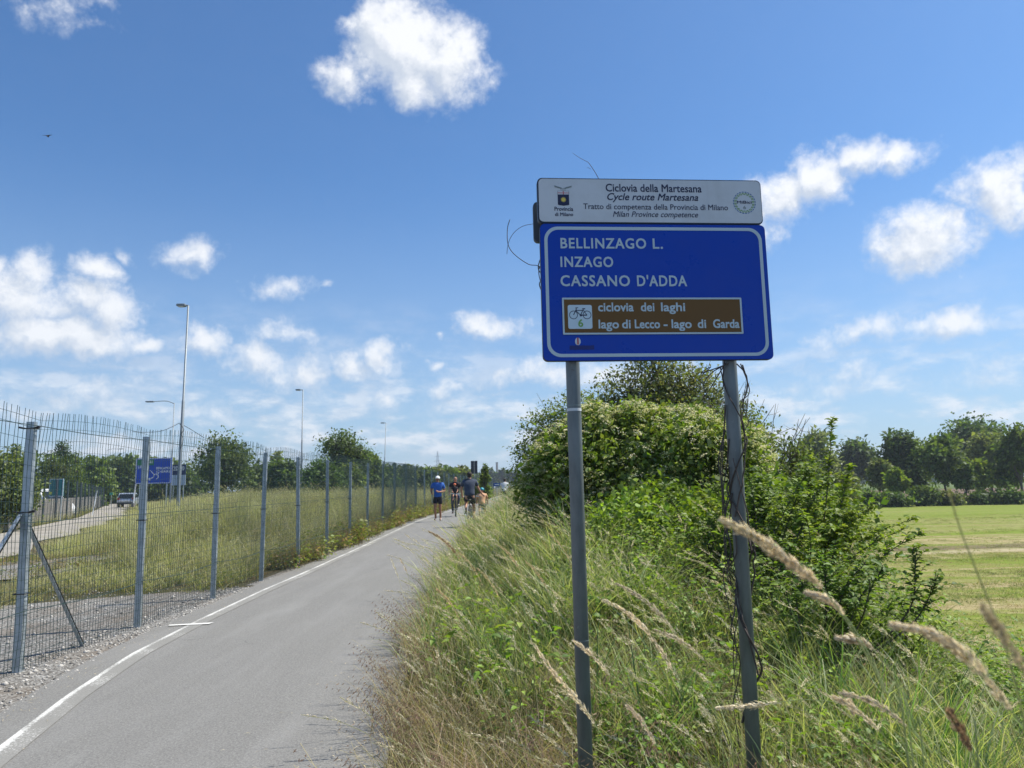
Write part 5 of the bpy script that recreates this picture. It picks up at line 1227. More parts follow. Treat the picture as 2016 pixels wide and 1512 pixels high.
e = empty('warning_board', (c.x, Y2, z0), 'small board, dark blue above white, right of the big motorway sign', 'sign')
mb = MB(); mb.box(-wv / 2, wv / 2, 0, .05, zc, zc + hv / 2); mb.obj('upper_board', simple('navy', (.004, .02, .11), .5), e)
mb = MB(); mb.box(-wv / 2, wv / 2, 0, .05, zc - hv / 2, zc - .01); mb.obj('lower_board', simple('pale_blue_board', (.42, .52, .65), .5), e)
fit_text('20:20', -wv / 2 + .15, wv / 2 - .15, zc + .45, .4, -.01, M_SW, e, bold=.01)
for k, px_ in enumerate((-.5, .5)):
    mb = MB(); mb.tube([(px_, .1, -.3), (px_, .1, zc)], .05, 6); mb.obj('leg', M_GALV, e)
# green sign seen from behind
Y3 = 44; c = at(111, 960, Y3); z0 = float(hz(c.x, Y3)); wv, hv = 28 / FPX * Y3, 34 / FPX * Y3; zc = c.z - z0
e = empty('green_sign', (c.x, Y3, z0), 'blue green sign board with a pale rim standing over the concrete wall', 'sign')
mb = MB(); rslab(mb, -wv / 2, wv / 2, zc - hv / 2, zc + hv / 2, 0, .04, .03); mb.obj('board', simple('teal_board', (.01, .17, .19), .4), e)
mb = MB(); rslab(mb, -wv / 2, wv / 2, zc - hv / 2, zc + hv / 2, -.02, -.003, .03, hole=(-wv / 2 + .03, wv / 2 - .05, zc - hv / 2 + .03, zc + hv / 2 - .03, .02)); mb.obj('rim', M_SW, e)
for q in (-.3, .3):
    mb = MB(); mb.tube([(q, .07, -.3), (q, .07, zc + hv / 2 - .05)], .03, 6); mb.obj('leg', M_GALV, e)
e = empty('leaning_marker_pole', at(182, 1011, 50), 'thin white pole leaning right in front of the concrete wall', 'pole')
mb = MB(); d = at(191, 967, 50) - at(182, 1011, 50); mb.tube([(0, 0, -.1), tuple(d)], .035, 6); mb.obj('shaft', M_SW, e)
mb = MB(); mb.tube([tuple(d), tuple(d + Vector((.01, 0, .06)))], .04, 6); mb.obj('cap', M_GALV, e)
e = empty('leaning_sign_pole', at(262, 992, 62), 'pale slanting pole under the left corner of the blue motorway sign', 'pole')
mb = MB(); d = at(268, 948, 62) - at(262, 992, 62); mb.tube([(0, 0, -.2), tuple(d)], .05, 6); mb.obj('shaft', M_SW, e)
mb = MB(); mb.box(-.12, .12, -.12, .12, -.25, .05); mb.obj('foot', M_CONC, e)
# concrete wall beyond the service road
WY = [34, 42, 50, 60, 72, 86, 100, 120]
def wallx(y): return float(xr(y)) - 3.9
wl = empty('concrete_wall', (wallx(50), 50, 0), 'long low grey concrete barrier wall beyond the service road', 'wall')
for k in range(len(WY) - 1):
    n = max(1, int((WY[k + 1] - WY[k]) / 4))
    for j in range(n):
        ya = WY[k] + (WY[k + 1] - WY[k]) * j / n; yb = WY[k] + (WY[k + 1] - WY[k]) * (j + 1) / n - .04
        a = Vector((wallx(ya) - wallx(50), ya - 50, -.1)); b = Vector((wallx(yb) - wallx(50), yb - 50, -.1)); d = (b - a).normalized(); s = Vector((d.y, -d.x, 0)) * .12
        mb = MB(); H_ = 1.42; up_ = Vector((0, 0, H_)); nn = s.normalized() * .08
        V = [a - s - nn, b - s - nn, b + s + nn, a + s + nn, a - s + up_, b - s + up_, b + s + up_, a + s + up_]
        mb.add([tuple(v) for v in V], [(3, 2, 1, 0), (4, 5, 6, 7), (0, 1, 5, 4), (1, 2, 6, 5), (2, 3, 7, 6), (3, 0, 4, 7)]); mb.obj('concrete_panel', M_CONC, wl)
f2 = empty('roadside_fence', (wallx(50) + .5, 50, 0), 'dark wire mesh fence along the far side of the service road', 'fence')
fo = Vector((wallx(50) + .5, 50, 0)); prev = None
y_ = 34.0
while y_ < 110:
    p = Vector((wallx(y_) + .5, y_, float(hz(wallx(y_) + .5, y_)))) - fo
    mb = MB(); mb.box(p.x - .04, p.x + .04, p.y - .04, p.y + .04, p.z - .1, p.z + 2.45); mb.obj('post', M_DKMETAL, f2)
    if prev is not None:
        mb = MB(); n = 12
        for k in range(n + 1): q = prev.lerp(p, k / n); mb.tube([q, q + Vector((0, 0, 2.4))], .004, 3, cap=False)
        for k in range(9): mb.tube([prev + Vector((0, 0, .1 + .28 * k)), p + Vector((0, 0, .1 + .28 * k))], .004, 3, cap=False)
        mb.obj('wire_mesh', M_WIRE, f2)
    prev = p; y_ *= 1.085
# small sign and marker far along
e = empty('small_green_sign', at(219, 972, 95), 'tiny green sign above the concrete wall', 'sign')
mb = MB(); mb.box(-.22, .22, 0, .03, -.14, .14); mb.obj('board', simple('tiny_green', (.02, .3, .2), .5), e)
mb = MB(); mb.tube([(0, .05, -1.7), (0, .05, .1)], .03, 6); mb.obj('leg', M_GALV, e)

# ------------------------------------------------------------------ vehicles
M_GLASS = simple('dark_glass', (.01, .013, .016), .08); M_TYRE = simple('tyre', (.015, .015, .015), .85); M_LAMP = simple('tail_light', (.45, .012, .01), .25)
def car(name, label, loc, rz, paint, L_=4.3, W_=1.8, H_=1.6, van=False):
    e = empty(name, loc, label, 'van' if van else 'car', None, rz)
    # side profile (y along the car, rear at -y), extruded with tumblehome
    if van: prof = [(-2.4, .35), (-2.45, .9), (-2.4, 1.9), (-2.2, 2.1), (.9, 2.1), (1.25, 1.95), (1.95, 1.2), (2.5, 1.05), (2.65, .7), (2.6, .35)]
    else: prof = [(-2.1, .35), (-2.15, .75), (-2.05, 1.0), (-1.8, 1.5), (-1.5, 1.62), (.3, 1.62), (.6, 1.55), (1.25, 1.05), (2.0, .92), (2.15, .7), (2.12, .35)]
    def hw(z): return W_ / 2 * (1 if z < 1.0 else 1 - .16 * (z - 1.0) / (H_ - .9))
    m = len(prof); V = []
    for s in (-1, 1):
        for (y, z) in prof: V.append((s * hw(z), y, z))
    Fc = [tuple(range(m)), tuple(range(2 * m - 1, m - 1, -1))] + [(k, k + m, (k + 1) % m + m, (k + 1) % m) for k in range(m)]
    mb = MB(); mb.add(V, Fc); mb.obj('body', paint, e, bevel=.06)
    mb = MB()
    if van:
        mb.add([(-.72, 1.29, 1.93), (.72, 1.29, 1.93), (.8, 1.99, 1.22), (-.8, 1.99, 1.22)], [(0, 1, 2, 3)])
        for s in (-1, 1): mb.obj('window', M_GLASS, e); mb = MB(); mb.add([(s * (hw(1.9) + .01), .2, 1.85), (s * (hw(1.85) + .01), 1.15, 1.85), (s * (hw(1.2) + .01), 1.7, 1.2), (s * (hw(1.2) + .01), .2, 1.2)], [(0, 1, 2, 3)])
        mb.obj('window', M_GLASS, e); mb = MB(); mb.add([(-.7, -2.44, 1.85), (.7, -2.44, 1.85), (.74, -2.47, 1.25), (-.74, -2.47, 1.25)], [(0, 1, 2, 3)])
    else:
        mb.add([(-.66, -1.86, 1.5), (.66, -1.86, 1.5), (.76, -2.1, 1.04), (-.76, -2.1, 1.04)], [(0, 1, 2, 3)])
        mb.obj('window', M_GLASS, e); mb = MB(); mb.add([(-.66, .68, 1.54), (.66, .68, 1.54), (.76, 1.27, 1.08), (-.76, 1.27, 1.08)], [(0, 1, 2, 3)])
        for s in (-1, 1): mb.obj('window', M_GLASS, e); mb = MB(); mb.add([(s * (hw(1.5) + .012), -1.6, 1.5), (s * (hw(1.5) + .012), .4, 1.5), (s * (hw(1.08) + .012), .95, 1.08), (s * (hw(1.08) + .012), -1.75, 1.08)], [(0, 1, 2, 3)])
    mb.obj('window', M_GLASS, e)
    for s in (-1, 1):
        for y in (-1.35, 1.4):
            mb = MB(); mb.tube([(s * (W_ / 2 - .22), y, .33), (s * (W_ / 2 + .01), y, .33)], .33, 18); wo_ = mb.obj('wheel', M_TYRE, e)
            mb = MB(); mb.tube([(s * (W_ / 2 - .02), y, .33), (s * (W_ / 2 + .02), y, .33)], .2, 12); mb.obj('rim', M_GALV, wo_)
        mb = MB(); yb = -2.47 if van else -2.17; xs = sorted((s * .62, s * .86)); mb.box(xs[0], xs[1], yb, yb + .3, .88, 1.1); mb.obj('tail_light', M_LAMP, e)
    yb = -2.5 if van else -2.2
    mb = MB(); mb.box(-W_ / 2 + .03, W_ / 2 - .03, yb, yb + .25, .35, .58); mb.obj('bumper', M_BLACK, e, bevel=.03)
    mb = MB(); mb.box(-.26, .26, yb - .0, yb + .05, .7, .81); mb.obj('number_plate', M_SW, e)
    return e
M_SILV = simple('silver_paint', (.42, .46, .52), .3, .5, .03); M_WPAINT = simple('white_paint', (.8, .8, .8), .3, 0, .03)
p = at(253, 985, 86); car('parked_car', 'silver grey estate car seen from behind on the service road', (p.x, 86, float(hz(p.x, 86)) + .02), R(20), M_SILV)
p = at(76, 975, 52); car('white_van', 'white van half hidden behind the concrete wall and shrubs', (p.x - .4, 52, -.12), R(-100), M_WPAINT, van=True, H_=2.1, W_=1.9)

# ------------------------------------------------------------------ far things
Yt = 900; p = at(862, 960, Yt); e = empty('power_pylon', (p.x, Yt, 0), 'distant lattice power pylon above the fence', 'pylon'); h = at(862, 889, Yt).z
mb = MB(); M_PY = simple('pylon_steel', (.3, .33, .36), .6)
def leg_(s, t_, z): w_ = 3.6 * (1 - z / h) + .35; return Vector((s * w_, t_ * w_, z))
zs = [0, h * .2, h * .36, h * .5, h * .62, h * .73, h * .83, h * .92, h]
for s in (-1, 1):
    for t_ in (-1, 1): mb.tube([leg_(s, t_, z) for z in zs], .17, 4)
for a, b in zip(zs[:-1], zs[1:]):
    for t_ in (-1, 1):
        mb.tube([leg_(-1, t_, a), leg_(1, t_, b)], .09, 3); mb.tube([leg_(1, t_, a), leg_(-1, t_, b)], .09, 3); mb.tube([leg_(-1, t_, b), leg_(1, t_, b)], .09, 3)
mb.obj('mast', M_PY, e)
for z, w_ in ((h * .62, 6.2), (h * .74, 5.0), (h * .86, 4.0)):
    mb = MB(); mb.tube([(-w_, 0, z), (0, 0, z + .9), (w_, 0, z)], .13, 4); mb.tube([(-w_, 0, z), (w_, 0, z)], .13, 4); mb.obj('cross_arm', M_PY, e)
Yt = 700; p = at(979, 950, Yt); e = empty('factory_chimney', (p.x, Yt, 0), 'slim factory chimney on the horizon right of the dark panels', 'chimney'); h = at(979, 912, Yt).z
mb = MB(); mb.tube([(0, 0, 0), (0, 0, h)], [1.5, 1.0], 12); mb.obj('shaft', M_CONC, e); mb = MB(); mb.tube([(0, 0, h - .01), (0, 0, h + .8)], 1.2, 12); mb.obj('rim', M_DKMETAL, e)
Yt = 70; p = at(933.5, 920, Yt); z0 = float(hz(p.x, Yt)); e = empty('twin_panel_sign', (p.x, Yt, z0), 'two tall dark panels side by side on a pole, seen from behind, beyond the cyclists', 'sign')
zc = p.z - z0; hv = 25 / FPX * Yt
for s in (-1, 1):
    mb = MB(); xs = sorted((s * .03, s * .31)); mb.box(xs[0], xs[1], 0, .05, zc - hv / 2, zc + hv / 2); mb.obj('panel', simple('navy_panel', (.012, .02, .04), .5), e)
mb = MB(); mb.tube([(0, .08, -.3), (0, .08, zc + hv / 2)], .035, 6); mb.obj('pole', M_GALV, e)
Yt = 60; p = at(978, 954, Yt); z0 = float(hz(p.x, Yt)); e = empty('small_blue_sign', (p.x, Yt, z0), 'small blue rectangular sign beside the path left of the distant cyclist', 'sign'); zc = p.z - z0
mb = MB(); mb.box(-.26, .26, 0, .03, zc - .13, zc + .13); mb.obj('board', simple('small_blue', (.01, .07, .3), .5), e); mb = MB(); mb.box(-.17, .17, -.008, -.001, zc - .02, zc + .03); mb.obj('white_line', M_SW, e)
mb = MB(); mb.tube([(0, .05, -.2), (0, .05, zc)], .025, 6); mb.obj('pole', M_GALV, e)
# farmhouse with red roof
Yt = 260; p = at(1592, 925, Yt); e = empty('farmhouse', (p.x, Yt, -1.5), 'distant farmhouse with a red tiled roof left of the silvery tree', 'house', rz=R(12))
mb = MB(); mb.box(-6, 6, -4, 4, 0, 4.4); mb.obj('wall', simple('plaster', (.45, .36, .28), .9), e)
mb = MB(); mb.add([(-6.5, -4.5, 4.41), (6.5, -4.5, 4.41), (6.5, 4.5, 4.41), (-6.5, 4.5, 4.41), (-6.2, 0, 6.3), (6.2, 0, 6.3)], [(0, 1, 5, 4), (2, 3, 4, 5), (0, 4, 3), (1, 2, 5), (3, 2, 1, 0)]); mb.obj('roof', simple('red_tiles', (.3, .1, .07), .9), e)
for k in range(4):
    mb = MB(); mb.box(-5 + 2.8 * k, -4 + 2.8 * k, -4.06, -4.01, 1.4, 2.8); mb.obj('window', M_GLASS, e)
Yt = 600; p = at(1513, 925, Yt); e = empty('water_tower', (p.x, Yt, -1.5), 'tiny grey tower on the horizon behind the bare twigs', 'tower'); h = at(1513, 902, Yt).z + 1.5
mb = MB(); mb.tube([(0, 0, 0), (0, 0, h * .7)], 1.6, 12); mb.obj('shaft', M_CONC, e); mb = MB(); mb.tube([(0, 0, h * .7), (0, 0, h * .75), (0, 0, h)], [1.7, 3.0, 3.0], 14); mb.obj('tank', M_CONC, e)
# bird
p = at(94, 268, 40); e = empty('bird', p, 'tiny dark bird high in the sky at the left', 'bird')
mb = MB(); mb.ell((0, 0, 0), (.05, .12, .045), nu=8, nv=6); mb.obj('body', M_BLACK, e); mb = MB()
for s in (-1, 1): mb.add([(0, .05, .02), (s * .18, .02, .06), (s * .3, -.06, .03), (s * .15, -.06, .04), (0, -.05, .02)], [(0, 1, 2, 3, 4)])
w_o = mb.obj('wings', M_BLACK, e); sm_ = w_o.modifiers.new('s', 'SOLIDIFY'); sm_.thickness = .01
# concrete culvert in the ditch at the right edge
e = empty('ditch_culvert', (3.35, 4.55, float(hz(3.35, 4.55))), 'old concrete culvert blocks in the shaded ditch at the right edge', 'culvert')
mb = MB(); mb.box(.0, .55, -.06, .06, -.2, .22); mb.obj('headwall', M_CONC, e, bevel=.01)
for q in (.1, .36):
    mb = MB(); mb.box(q, q + .07, -.16, -.07, -.2, .32); mb.obj('concrete_post', M_CONC, e, bevel=.008)

# ------------------------------------------------------------------ people
def skin_mesh(name, nodes, edges, mat, parent, sub=1, root=0):
    me = bpy.data.meshes.new(name); me.from_pydata([n_[0] for n_ in nodes], edges, []); o = link(name, me, parent)
    o.modifiers.new('skin', 'SKIN'); sv = me.skin_vertices[0].data if me.skin_vertices else None
    if sv is None:
        bpy.context.view_layer.objects.active = o
    sv = me.skin_vertices[0].data
    for i, (_, r_) in enumerate(nodes): sv[i].radius = r_ if isinstance(r_, tuple) else (r_, r_); sv[i].use_root = (i == root)
    if sub: s = o.modifiers.new('sub', 'SUBSURF'); s.levels = sub; s.render_levels = sub
    me.materials.append(mat); o.modifiers['skin'].use_smooth_shade = True
    dg = bpy.context.evaluated_depsgraph_get(); em = bpy.data.meshes.new_from_object(o.evaluated_get(dg)); em.name = name
    if not em.materials: em.materials.append(mat)
    o.modifiers.clear(); o.data = em
    return o
def skin_c(n_, c): return simple(n_, c, .55, 0, .05, spec=.3)
M_SKIN = skin_c('skin', (.48, .26, .17)); M_SKIN2 = skin_c('tan_skin', (.36, .18, .11))
def person(label, loc, rz, J, shirt, shorts, hair=None, skinm=M_SKIN, s=1.0, long_legs=False, sole=None, headgear=None, group=None, shoe=None, slim=1.0, cap_col=None, sleeve=.5):
    """J: joints in metres for a 1.75 m body, facing -Y"""
    e = empty('person', loc, label, 'person', group, rz); e.scale = (s, s, s)
    V = {k: Vector(v) for k, v in J.items()}
    nodes = [(V['pelvis'], (.135 * slim, .10)), (V['waist'], (.12 * slim, .09)), (V['chest'], (.15 * slim, .105)), (V['neck0'], (.065, .06)), (V['neck1'], (.05, .055)), (V['head0'], (.075, .085)), (V['head1'], (.078, .095)), (V['head2'], (.05, .06))]
    ed = [(0, 1), (1, 2), (2, 3), (3, 4), (4, 5), (5, 6), (6, 7)]
    f = (V['face'] - V['head0']).normalized() if 'face' in V else Vector((0, -1, 0))
    for sd_ in 'lr':
        i = len(nodes); sx = -1 if sd_ == 'l' else 1
        nodes += [(V['sh_' + sd_], .056), (V['el_' + sd_], .042), (V['wr_' + sd_], .028), (V['ha_' + sd_], (.04, .018))]
        ed += [(2, i), (i, i + 1), (i + 1, i + 2), (i + 2, i + 3)]
        d = (V['ha_' + sd_] - V['wr_' + sd_]).normalized(); si = d.orthogonal().normalized(); up_ = d.cross(si)
        for k in range(4): nodes.append((V['ha_' + sd_] + d * (.055 + .012 * (1.5 - abs(k - 1.4))) + si * (.014 * (k - 1.5) * 2) + up_ * .02, .009)); ed.append((i + 3, len(nodes) - 1))
        nodes.append((V['wr_' + sd_] + d * .05 + si * .055, .011)); ed.append((i + 3, len(nodes) - 1))
        i = len(nodes); nodes += [(V['hip_' + sd_], .088 * slim), (V['kn_' + sd_], .056), (V['an_' + sd_], .038), (V['to_' + sd_], (.042, .028))]
        ed += [(0, i), (i, i + 1), (i + 1, i + 2), (i + 2, i + 3)]
    skin_mesh('body', nodes, ed, skinm, e)
    # face: eyes, nose, mouth, ears
    hc = V['head0'].lerp(V['head1'], .5); side = f.cross(Vector((0, 0, 1))).normalized()
    mb = MB(); mb.ell(hc + f * .088 + Vector((0, 0, -.005)), (.012, .016, .02), nu=6, nv=4); mb.ell(hc - side * .078, (.012, .015, .028), nu=6, nv=4); mb.ell(hc + side * .078, (.012, .015, .028), nu=6, nv=4); mb.obj('face', skinm, e, smooth=True)
    mb = MB()
    for q in (-.03, .03): mb.ell(hc + f * .078 + side * q + Vector((0, 0, .018)), (.012, .01, .007), nu=6, nv=4)
    mb.ell(hc + f * .078 + Vector((0, 0, -.045)), (.02, .01, .005), nu=6, nv=4); mb.obj('eyes_and_mouth', M_BLACK, e)
    nodes = [(V['pelvis'] - Vector((0, 0, .05)), (.185 * slim, .15)), (V['pelvis'] + Vector((0, 0, .04)), (.185 * slim, .15)), (V['waist'], (.175 * slim, .145)), (V['waist'].lerp(V['chest'], .5), (.19 * slim, .155)), (V['chest'], (.2 * slim, .16)), (V['neck0'] + Vector((0, 0, .01)), (.12, .12)), (V['neck0'] + Vector((0, 0, .04)), (.07, .075))]; ed = [(0, 1), (1, 2), (2, 3), (3, 4), (4, 5), (5, 6)]
    for sd_ in 'lr':
        i = len(nodes); nodes += [(V['sh_' + sd_], .085), (V['sh_' + sd_].lerp(V['el_' + sd_], .35), .08), (V['sh_' + sd_].lerp(V['el_' + sd_], sleeve + .2), .07)]; ed += [(4, i), (i, i + 1), (i + 1, i + 2)]
    skin_mesh('shirt', nodes, ed, shirt, e)
    nodes = [(V['pelvis'] + Vector((0, 0, .07)), (.168 * slim, .135)), (V['pelvis'] - Vector((0, 0, .02)), (.178 * slim, .145))]; ed = [(0, 1)]
    for sd_ in 'lr':
        i = len(nodes); nodes += [(V['hip_' + sd_], .115 * slim), (V['hip_' + sd_].lerp(V['kn_' + sd_], .6), .1)]; ed += [(1, i), (i, i + 1)]
        if long_legs: nodes[-1] = (V['kn_' + sd_], .07); nodes.append((V['an_' + sd_], .05)); ed.append((i + 1, i + 2))
    skin_mesh('shorts' if not long_legs else 'trousers', nodes, ed, shorts, e)
    for sd_ in 'lr':
        skin_mesh('shoe', [(V['an_' + sd_] + Vector((0, 0, -.01)), .048), (V['an_' + sd_].lerp(V['to_' + sd_], .5) - Vector((0, 0, .015)), .05), (V['to_' + sd_], (.05, .036))], [(0, 1), (1, 2)], shoe or M_BLACK, e)
    tilt = Matrix.Identity(4)
    if headgear == 'cap':
        mb = MB(); mb.ell(hc + Vector((0, 0, .035)), (.098, .112, .095), nu=16, nv=6, v1=.55)
        b = hc + f * .1 + Vector((0, 0, .045)); mb.ell(b + f * .04, (.075, .075, .010), nu=14, nv=6); mb.obj('cap', cap_col, e, smooth=True)
    elif headgear == 'helmet':
        mb = MB(); mb.ell(hc + Vector((0, 0, .035)), (.115, .135, .11), nu=16, nv=7, v1=.6); mb.obj('helmet', cap_col, e, smooth=True)
        mb = MB(); mb.tube([hc + side * .1 + Vector((0, 0, 0)), hc + f * .05 - Vector((0, 0, .1)), hc - side * .1], .007, 4); mb.obj('strap', M_BLACK, e)
    if hair is not None:
        mb = MB(); mb.ell(hc + Vector((0, 0, .03)) - f * .012, (.09, .105, .088), nu=14, nv=7, v1=.55); mb.ell(hc - f * .05 + Vector((0, 0, -.01)), (.075, .06, .08), nu=12, nv=6); mb.obj('hair', hair, e, smooth=True)
    return e
def stand(): return dict(pelvis=(0, 0, .95), waist=(0, 0, 1.1), chest=(0, 0, 1.33), neck0=(0, 0, 1.47), neck1=(0, -.01, 1.52), head0=(0, -.015, 1.59), head1=(0, -.015, 1.66), head2=(0, -.01, 1.72),
    sh_l=(-.19, 0, 1.42), el_l=(-.25, .03, 1.14), wr_l=(-.25, -.03, .9), ha_l=(-.25, -.05, .83), sh_r=(.19, 0, 1.42), el_r=(.25, .03, 1.14), wr_r=(.25, -.03, .9), ha_r=(.25, -.05, .83),
    hip_l=(-.09, 0, .88), kn_l=(-.1, -.02, .49), an_l=(-.1, .03, .09), to_l=(-.11, -.14, .04), hip_r=(.09, 0, .88), kn_r=(.1, -.02, .49), an_r=(.1, .03, .09), to_r=(.11, -.14, .04))
M_BSH = simple('blue_shirt', (.02, .11, .42), .8, 0, .15, 20); M_BKS = simple('black_cloth', (.012, .012, .018), .85); M_GRS = simple('slate_shirt', (.05, .065, .10), .85, 0, .2, 20); M_CAP = simple('white_cap', (.75, .76, .76), .8, var=.03)
M_PCH = simple('peach_shirt', (.62, .36, .2), .85); M_TEAL = simple('teal_helmet', (.02, .28, .34), .35); M_ORG = simple('orange_helmet', (.65, .15, .06), .4); M_WSH = simple('white_shirt', (.6, .6, .6), .85); M_HAIR = simple('dark_hair', (.025, .018, .014), .8); M_SHOE = simple('pale_shoe', (.45, .44, .42), .7)
J = stand(); J.update(el_l=(-.28, .1, 1.2), wr_l=(-.22, -.1, 1.06), ha_l=(-.18, -.17, 1.08), el_r=(.27, .08, 1.16), wr_r=(.1, -.2, 1.13), ha_r=(.03, -.24, 1.15),
    kn_l=(-.08, -.12, .5), an_l=(-.09, .02, .12), to_l=(-.1, -.13, .07), hip_r=(.09, .02, .88), kn_r=(.09, 0, .48), an_r=(.08, .14, .13), to_r=(.09, .02, .04))
p = at(862, 1000, 29); run = person('woman jogging towards the camera in blue T-shirt, black shorts and white cap', (p.x, 29, float(hz(p.x, 29)) + .012), R(-4), J, M_BSH, M_BKS, M_HAIR, M_SKIN2, headgear='cap', cap_col=M_CAP, shoe=M_SHOE, slim=.92)

def bicycle(label, loc, rz, paint, s=1.0, basket=False):
    """rides towards -Y"""
    e = empty('bicycle', loc, label, 'bicycle', None, rz); e.scale = (s, s, s); r = .34
    for y in (-.52, .52):
        mb = MB(); mb.tube([(0, y + r * math.cos(R(k * 15)), r + r * math.sin(R(k * 15))) for k in range(25)], .018, 6, cap=False); wh = mb.obj('wheel', M_TYRE, e)
        mb = MB()
        for k in range(18): mb.tube([(0, y, r), (0, y + (r - .015) * math.cos(R(k * 20)), r + (r - .015) * math.sin(R(k * 20)))], .0015, 3, cap=False)
        mb.tube([(-.05, y, r), (.05, y, r)], .02, 6); mb.tube([(0, y + (r - .02) * math.cos(R(k * 15)), r + (r - .02) * math.sin(R(k * 15))) for k in range(25)], .008, 4, cap=False); mb.obj('rim', M_GALV, wh)
    mb = MB(); bb = (0, .08, .3); seat = (0, .22, .78); hd = (0, -.36, .82); hd2 = (0, -.39, .7)
    for a, b in ((bb, seat), (seat, hd), (bb, hd2), (bb, (.03, .52, r)), (bb, (-.03, .52, r)), ((0, .2, .72), (.03, .52, r)), ((0, .2, .72), (-.03, .52, r))): mb.tube([a, b], .017, 6)
    mb.obj('frame', paint, e)
    mb = MB(); mb.tube([hd, (0, -.35, .92)], .018, 6)
    for q in (-.05, .05): mb.tube([hd2, (q, -.42, .62), (q, -.52, r)], .014, 5)
    mb.obj('fork', paint, e)
    mb = MB(); mb.tube([(-.29, -.22, 1.0), (-.2, -.34, 1.02), (0, -.37, .98), (.2, -.34, 1.02), (.29, -.22, 1.0)], .013, 6); mb.tube([(0, -.35, .9), (0, -.37, .98)], .015, 6); mb.obj('handlebar', M_GALV, e)
    mb = MB(); mb.ell((0, .22, .9), (.075, .13, .035)); mb.tube([(0, .22, .75), (0, .22, .88)], .013, 6); mb.obj('saddle', M_BLACK, e, smooth=True)
    mb = MB(); mb.tube([(-.09, .08, .3), (-.09, .0, .15)], .01, 5); mb.tube([(.09, .08, .3), (.09, .16, .45)], .01, 5); mb.tube([(-.09, .08, .3), (.09, .08, .3)], .015, 6); mb.box(-.18, -.09, -.04, .04, .135, .16); mb.box(.09, .18, .12, .2, .44, .465); mb.obj('pedals', M_BLACK, e)
    mb = MB()
    for y in (-.52, .52): mb.tube([(0, y + (r + .035) * math.cos(R(k * 15)), r + (r + .035) * math.sin(R(k * 15))) for k in range(2, 11)], .014, 4)
    mb.obj('mudguard', M_BLACK, e); return e
def rider(): 
    J = stand(); dz = .06
    J.update(pelvis=(0, .2, 1.0), waist=(0, .15, 1.13), chest=(0, .05, 1.36), neck0=(0, 0, 1.5), neck1=(0, -.03, 1.55), head0=(0, -.05, 1.62), head1=(0, -.05, 1.69), head2=(0, -.045, 1.75),
        sh_l=(-.19, .02, 1.44), el_l=(-.27, -.06, 1.2), wr_l=(-.27, -.18, 1.04), ha_l=(-.27, -.24, 1.02), sh_r=(.19, .02, 1.44), el_r=(.27, -.06, 1.2), wr_r=(.27, -.18, 1.04), ha_r=(.27, -.24, 1.02),
        hip_l=(-.09, .18, .93), kn_l=(-.14, -.12, .6), an_l=(-.13, .05, .24), to_l=(-.13, -.1, .18), hip_r=(.09, .18, .93), kn_r=(.14, -.22, .82), an_r=(.13, .12, .54), to_r=(.13, 0, .49)); return J
p = at(897, 1005, 33.5); z_ = float(hz(p.x, 33.5)) + .012
bicycle('black bicycle with a child seat coming towards the camera', (p.x, 33.5, z_), R(6), M_BKS)
person('man in a black T-shirt cycling towards the camera with a child in front', (p.x, 33.5, z_), R(6), rider(), M_BKS, M_GRS, None, M_SKIN, long_legs=True, shoe=M_SHOE)
def child():
    J = stand(); J.update(kn_l=(-.14, -.3, .78), an_l=(-.16, -.32, .45), to_l=(-.16, -.44, .4), kn_r=(.14, -.3, .78), an_r=(.16, -.32, .45), to_r=(.16, -.44, .4), el_l=(-.24, -.1, 1.2), wr_l=(-.16, -.25, 1.05), ha_l=(-.14, -.3, 1.04), el_r=(.24, -.1, 1.2), wr_r=(.16, -.25, 1.05), ha_r=(.14, -.3, 1.04)); return J
person('small child with an orange helmet sitting in front of the cycling man', (p.x - .02, 33.5 - .14, z_ + .48), R(6), child(), M_BKS, M_GRS, None, M_SKIN, s=.56, headgear='helmet', cap_col=M_ORG)
p = at(925, 1000, 25.5); z_ = float(hz(p.x, 25.5)) + .012; J = rider(); J.update(pelvis=(0, .12, 1.06), waist=(0, .1, 1.2), chest=(0, .03, 1.44), neck0=(0, 0, 1.58), neck1=(0, -.02, 1.63), head0=(0, -.04, 1.7), head1=(0, -.04, 1.77), head2=(0, -.03, 1.83), sh_l=(-.2, .02, 1.52), sh_r=(.2, .02, 1.52), el_l=(-.3, -.02, 1.27), wr_l=(-.42, -.12, 1.08), ha_l=(-.46, -.16, 1.04), el_r=(.29, -.06, 1.26), wr_r=(.27, -.18, 1.05), ha_r=(.27, -.24, 1.02), hip_l=(-.1, .12, .98), hip_r=(.1, .12, .98))
bicycle('dark bicycle ridden away from the camera beside the long grass', (p.x, 25.5, z_), R(180), M_BKS)
person('man seen from behind in a tight slate grey T-shirt cycling away beside a child', (p.x, 25.5, z_), R(180), J, M_GRS, M_BKS, M_HAIR, M_SKIN, shoe=M_BLACK, slim=1.08)
p2 = at(949, 990, 26.5); z_ = float(hz(p2.x, 26.5)) + .012
bicycle('small child bicycle half hidden in the grass', (p2.x, 26.5, z_), R(180), M_TEAL, s=.68)
person('child in a peach top and teal helmet cycling beside the man', (p2.x, 26.5, z_), R(180), rider(), M_PCH, M_GRS, None, M_SKIN, s=.72, headgear='helmet', cap_col=M_TEAL)
p = at(994, 975, 46); z_ = float(hz(p.x, 46)) + .012
bicycle('reddish bicycle of the distant cyclist', (p.x, 46, z_), R(160), simple('rust_red', (.25, .06, .04), .5))
person('distant cyclist in a white shirt riding away along the path', (p.x, 46, z_), R(160), rider(), M_WSH, M_BKS, M_HAIR, M_SKIN)

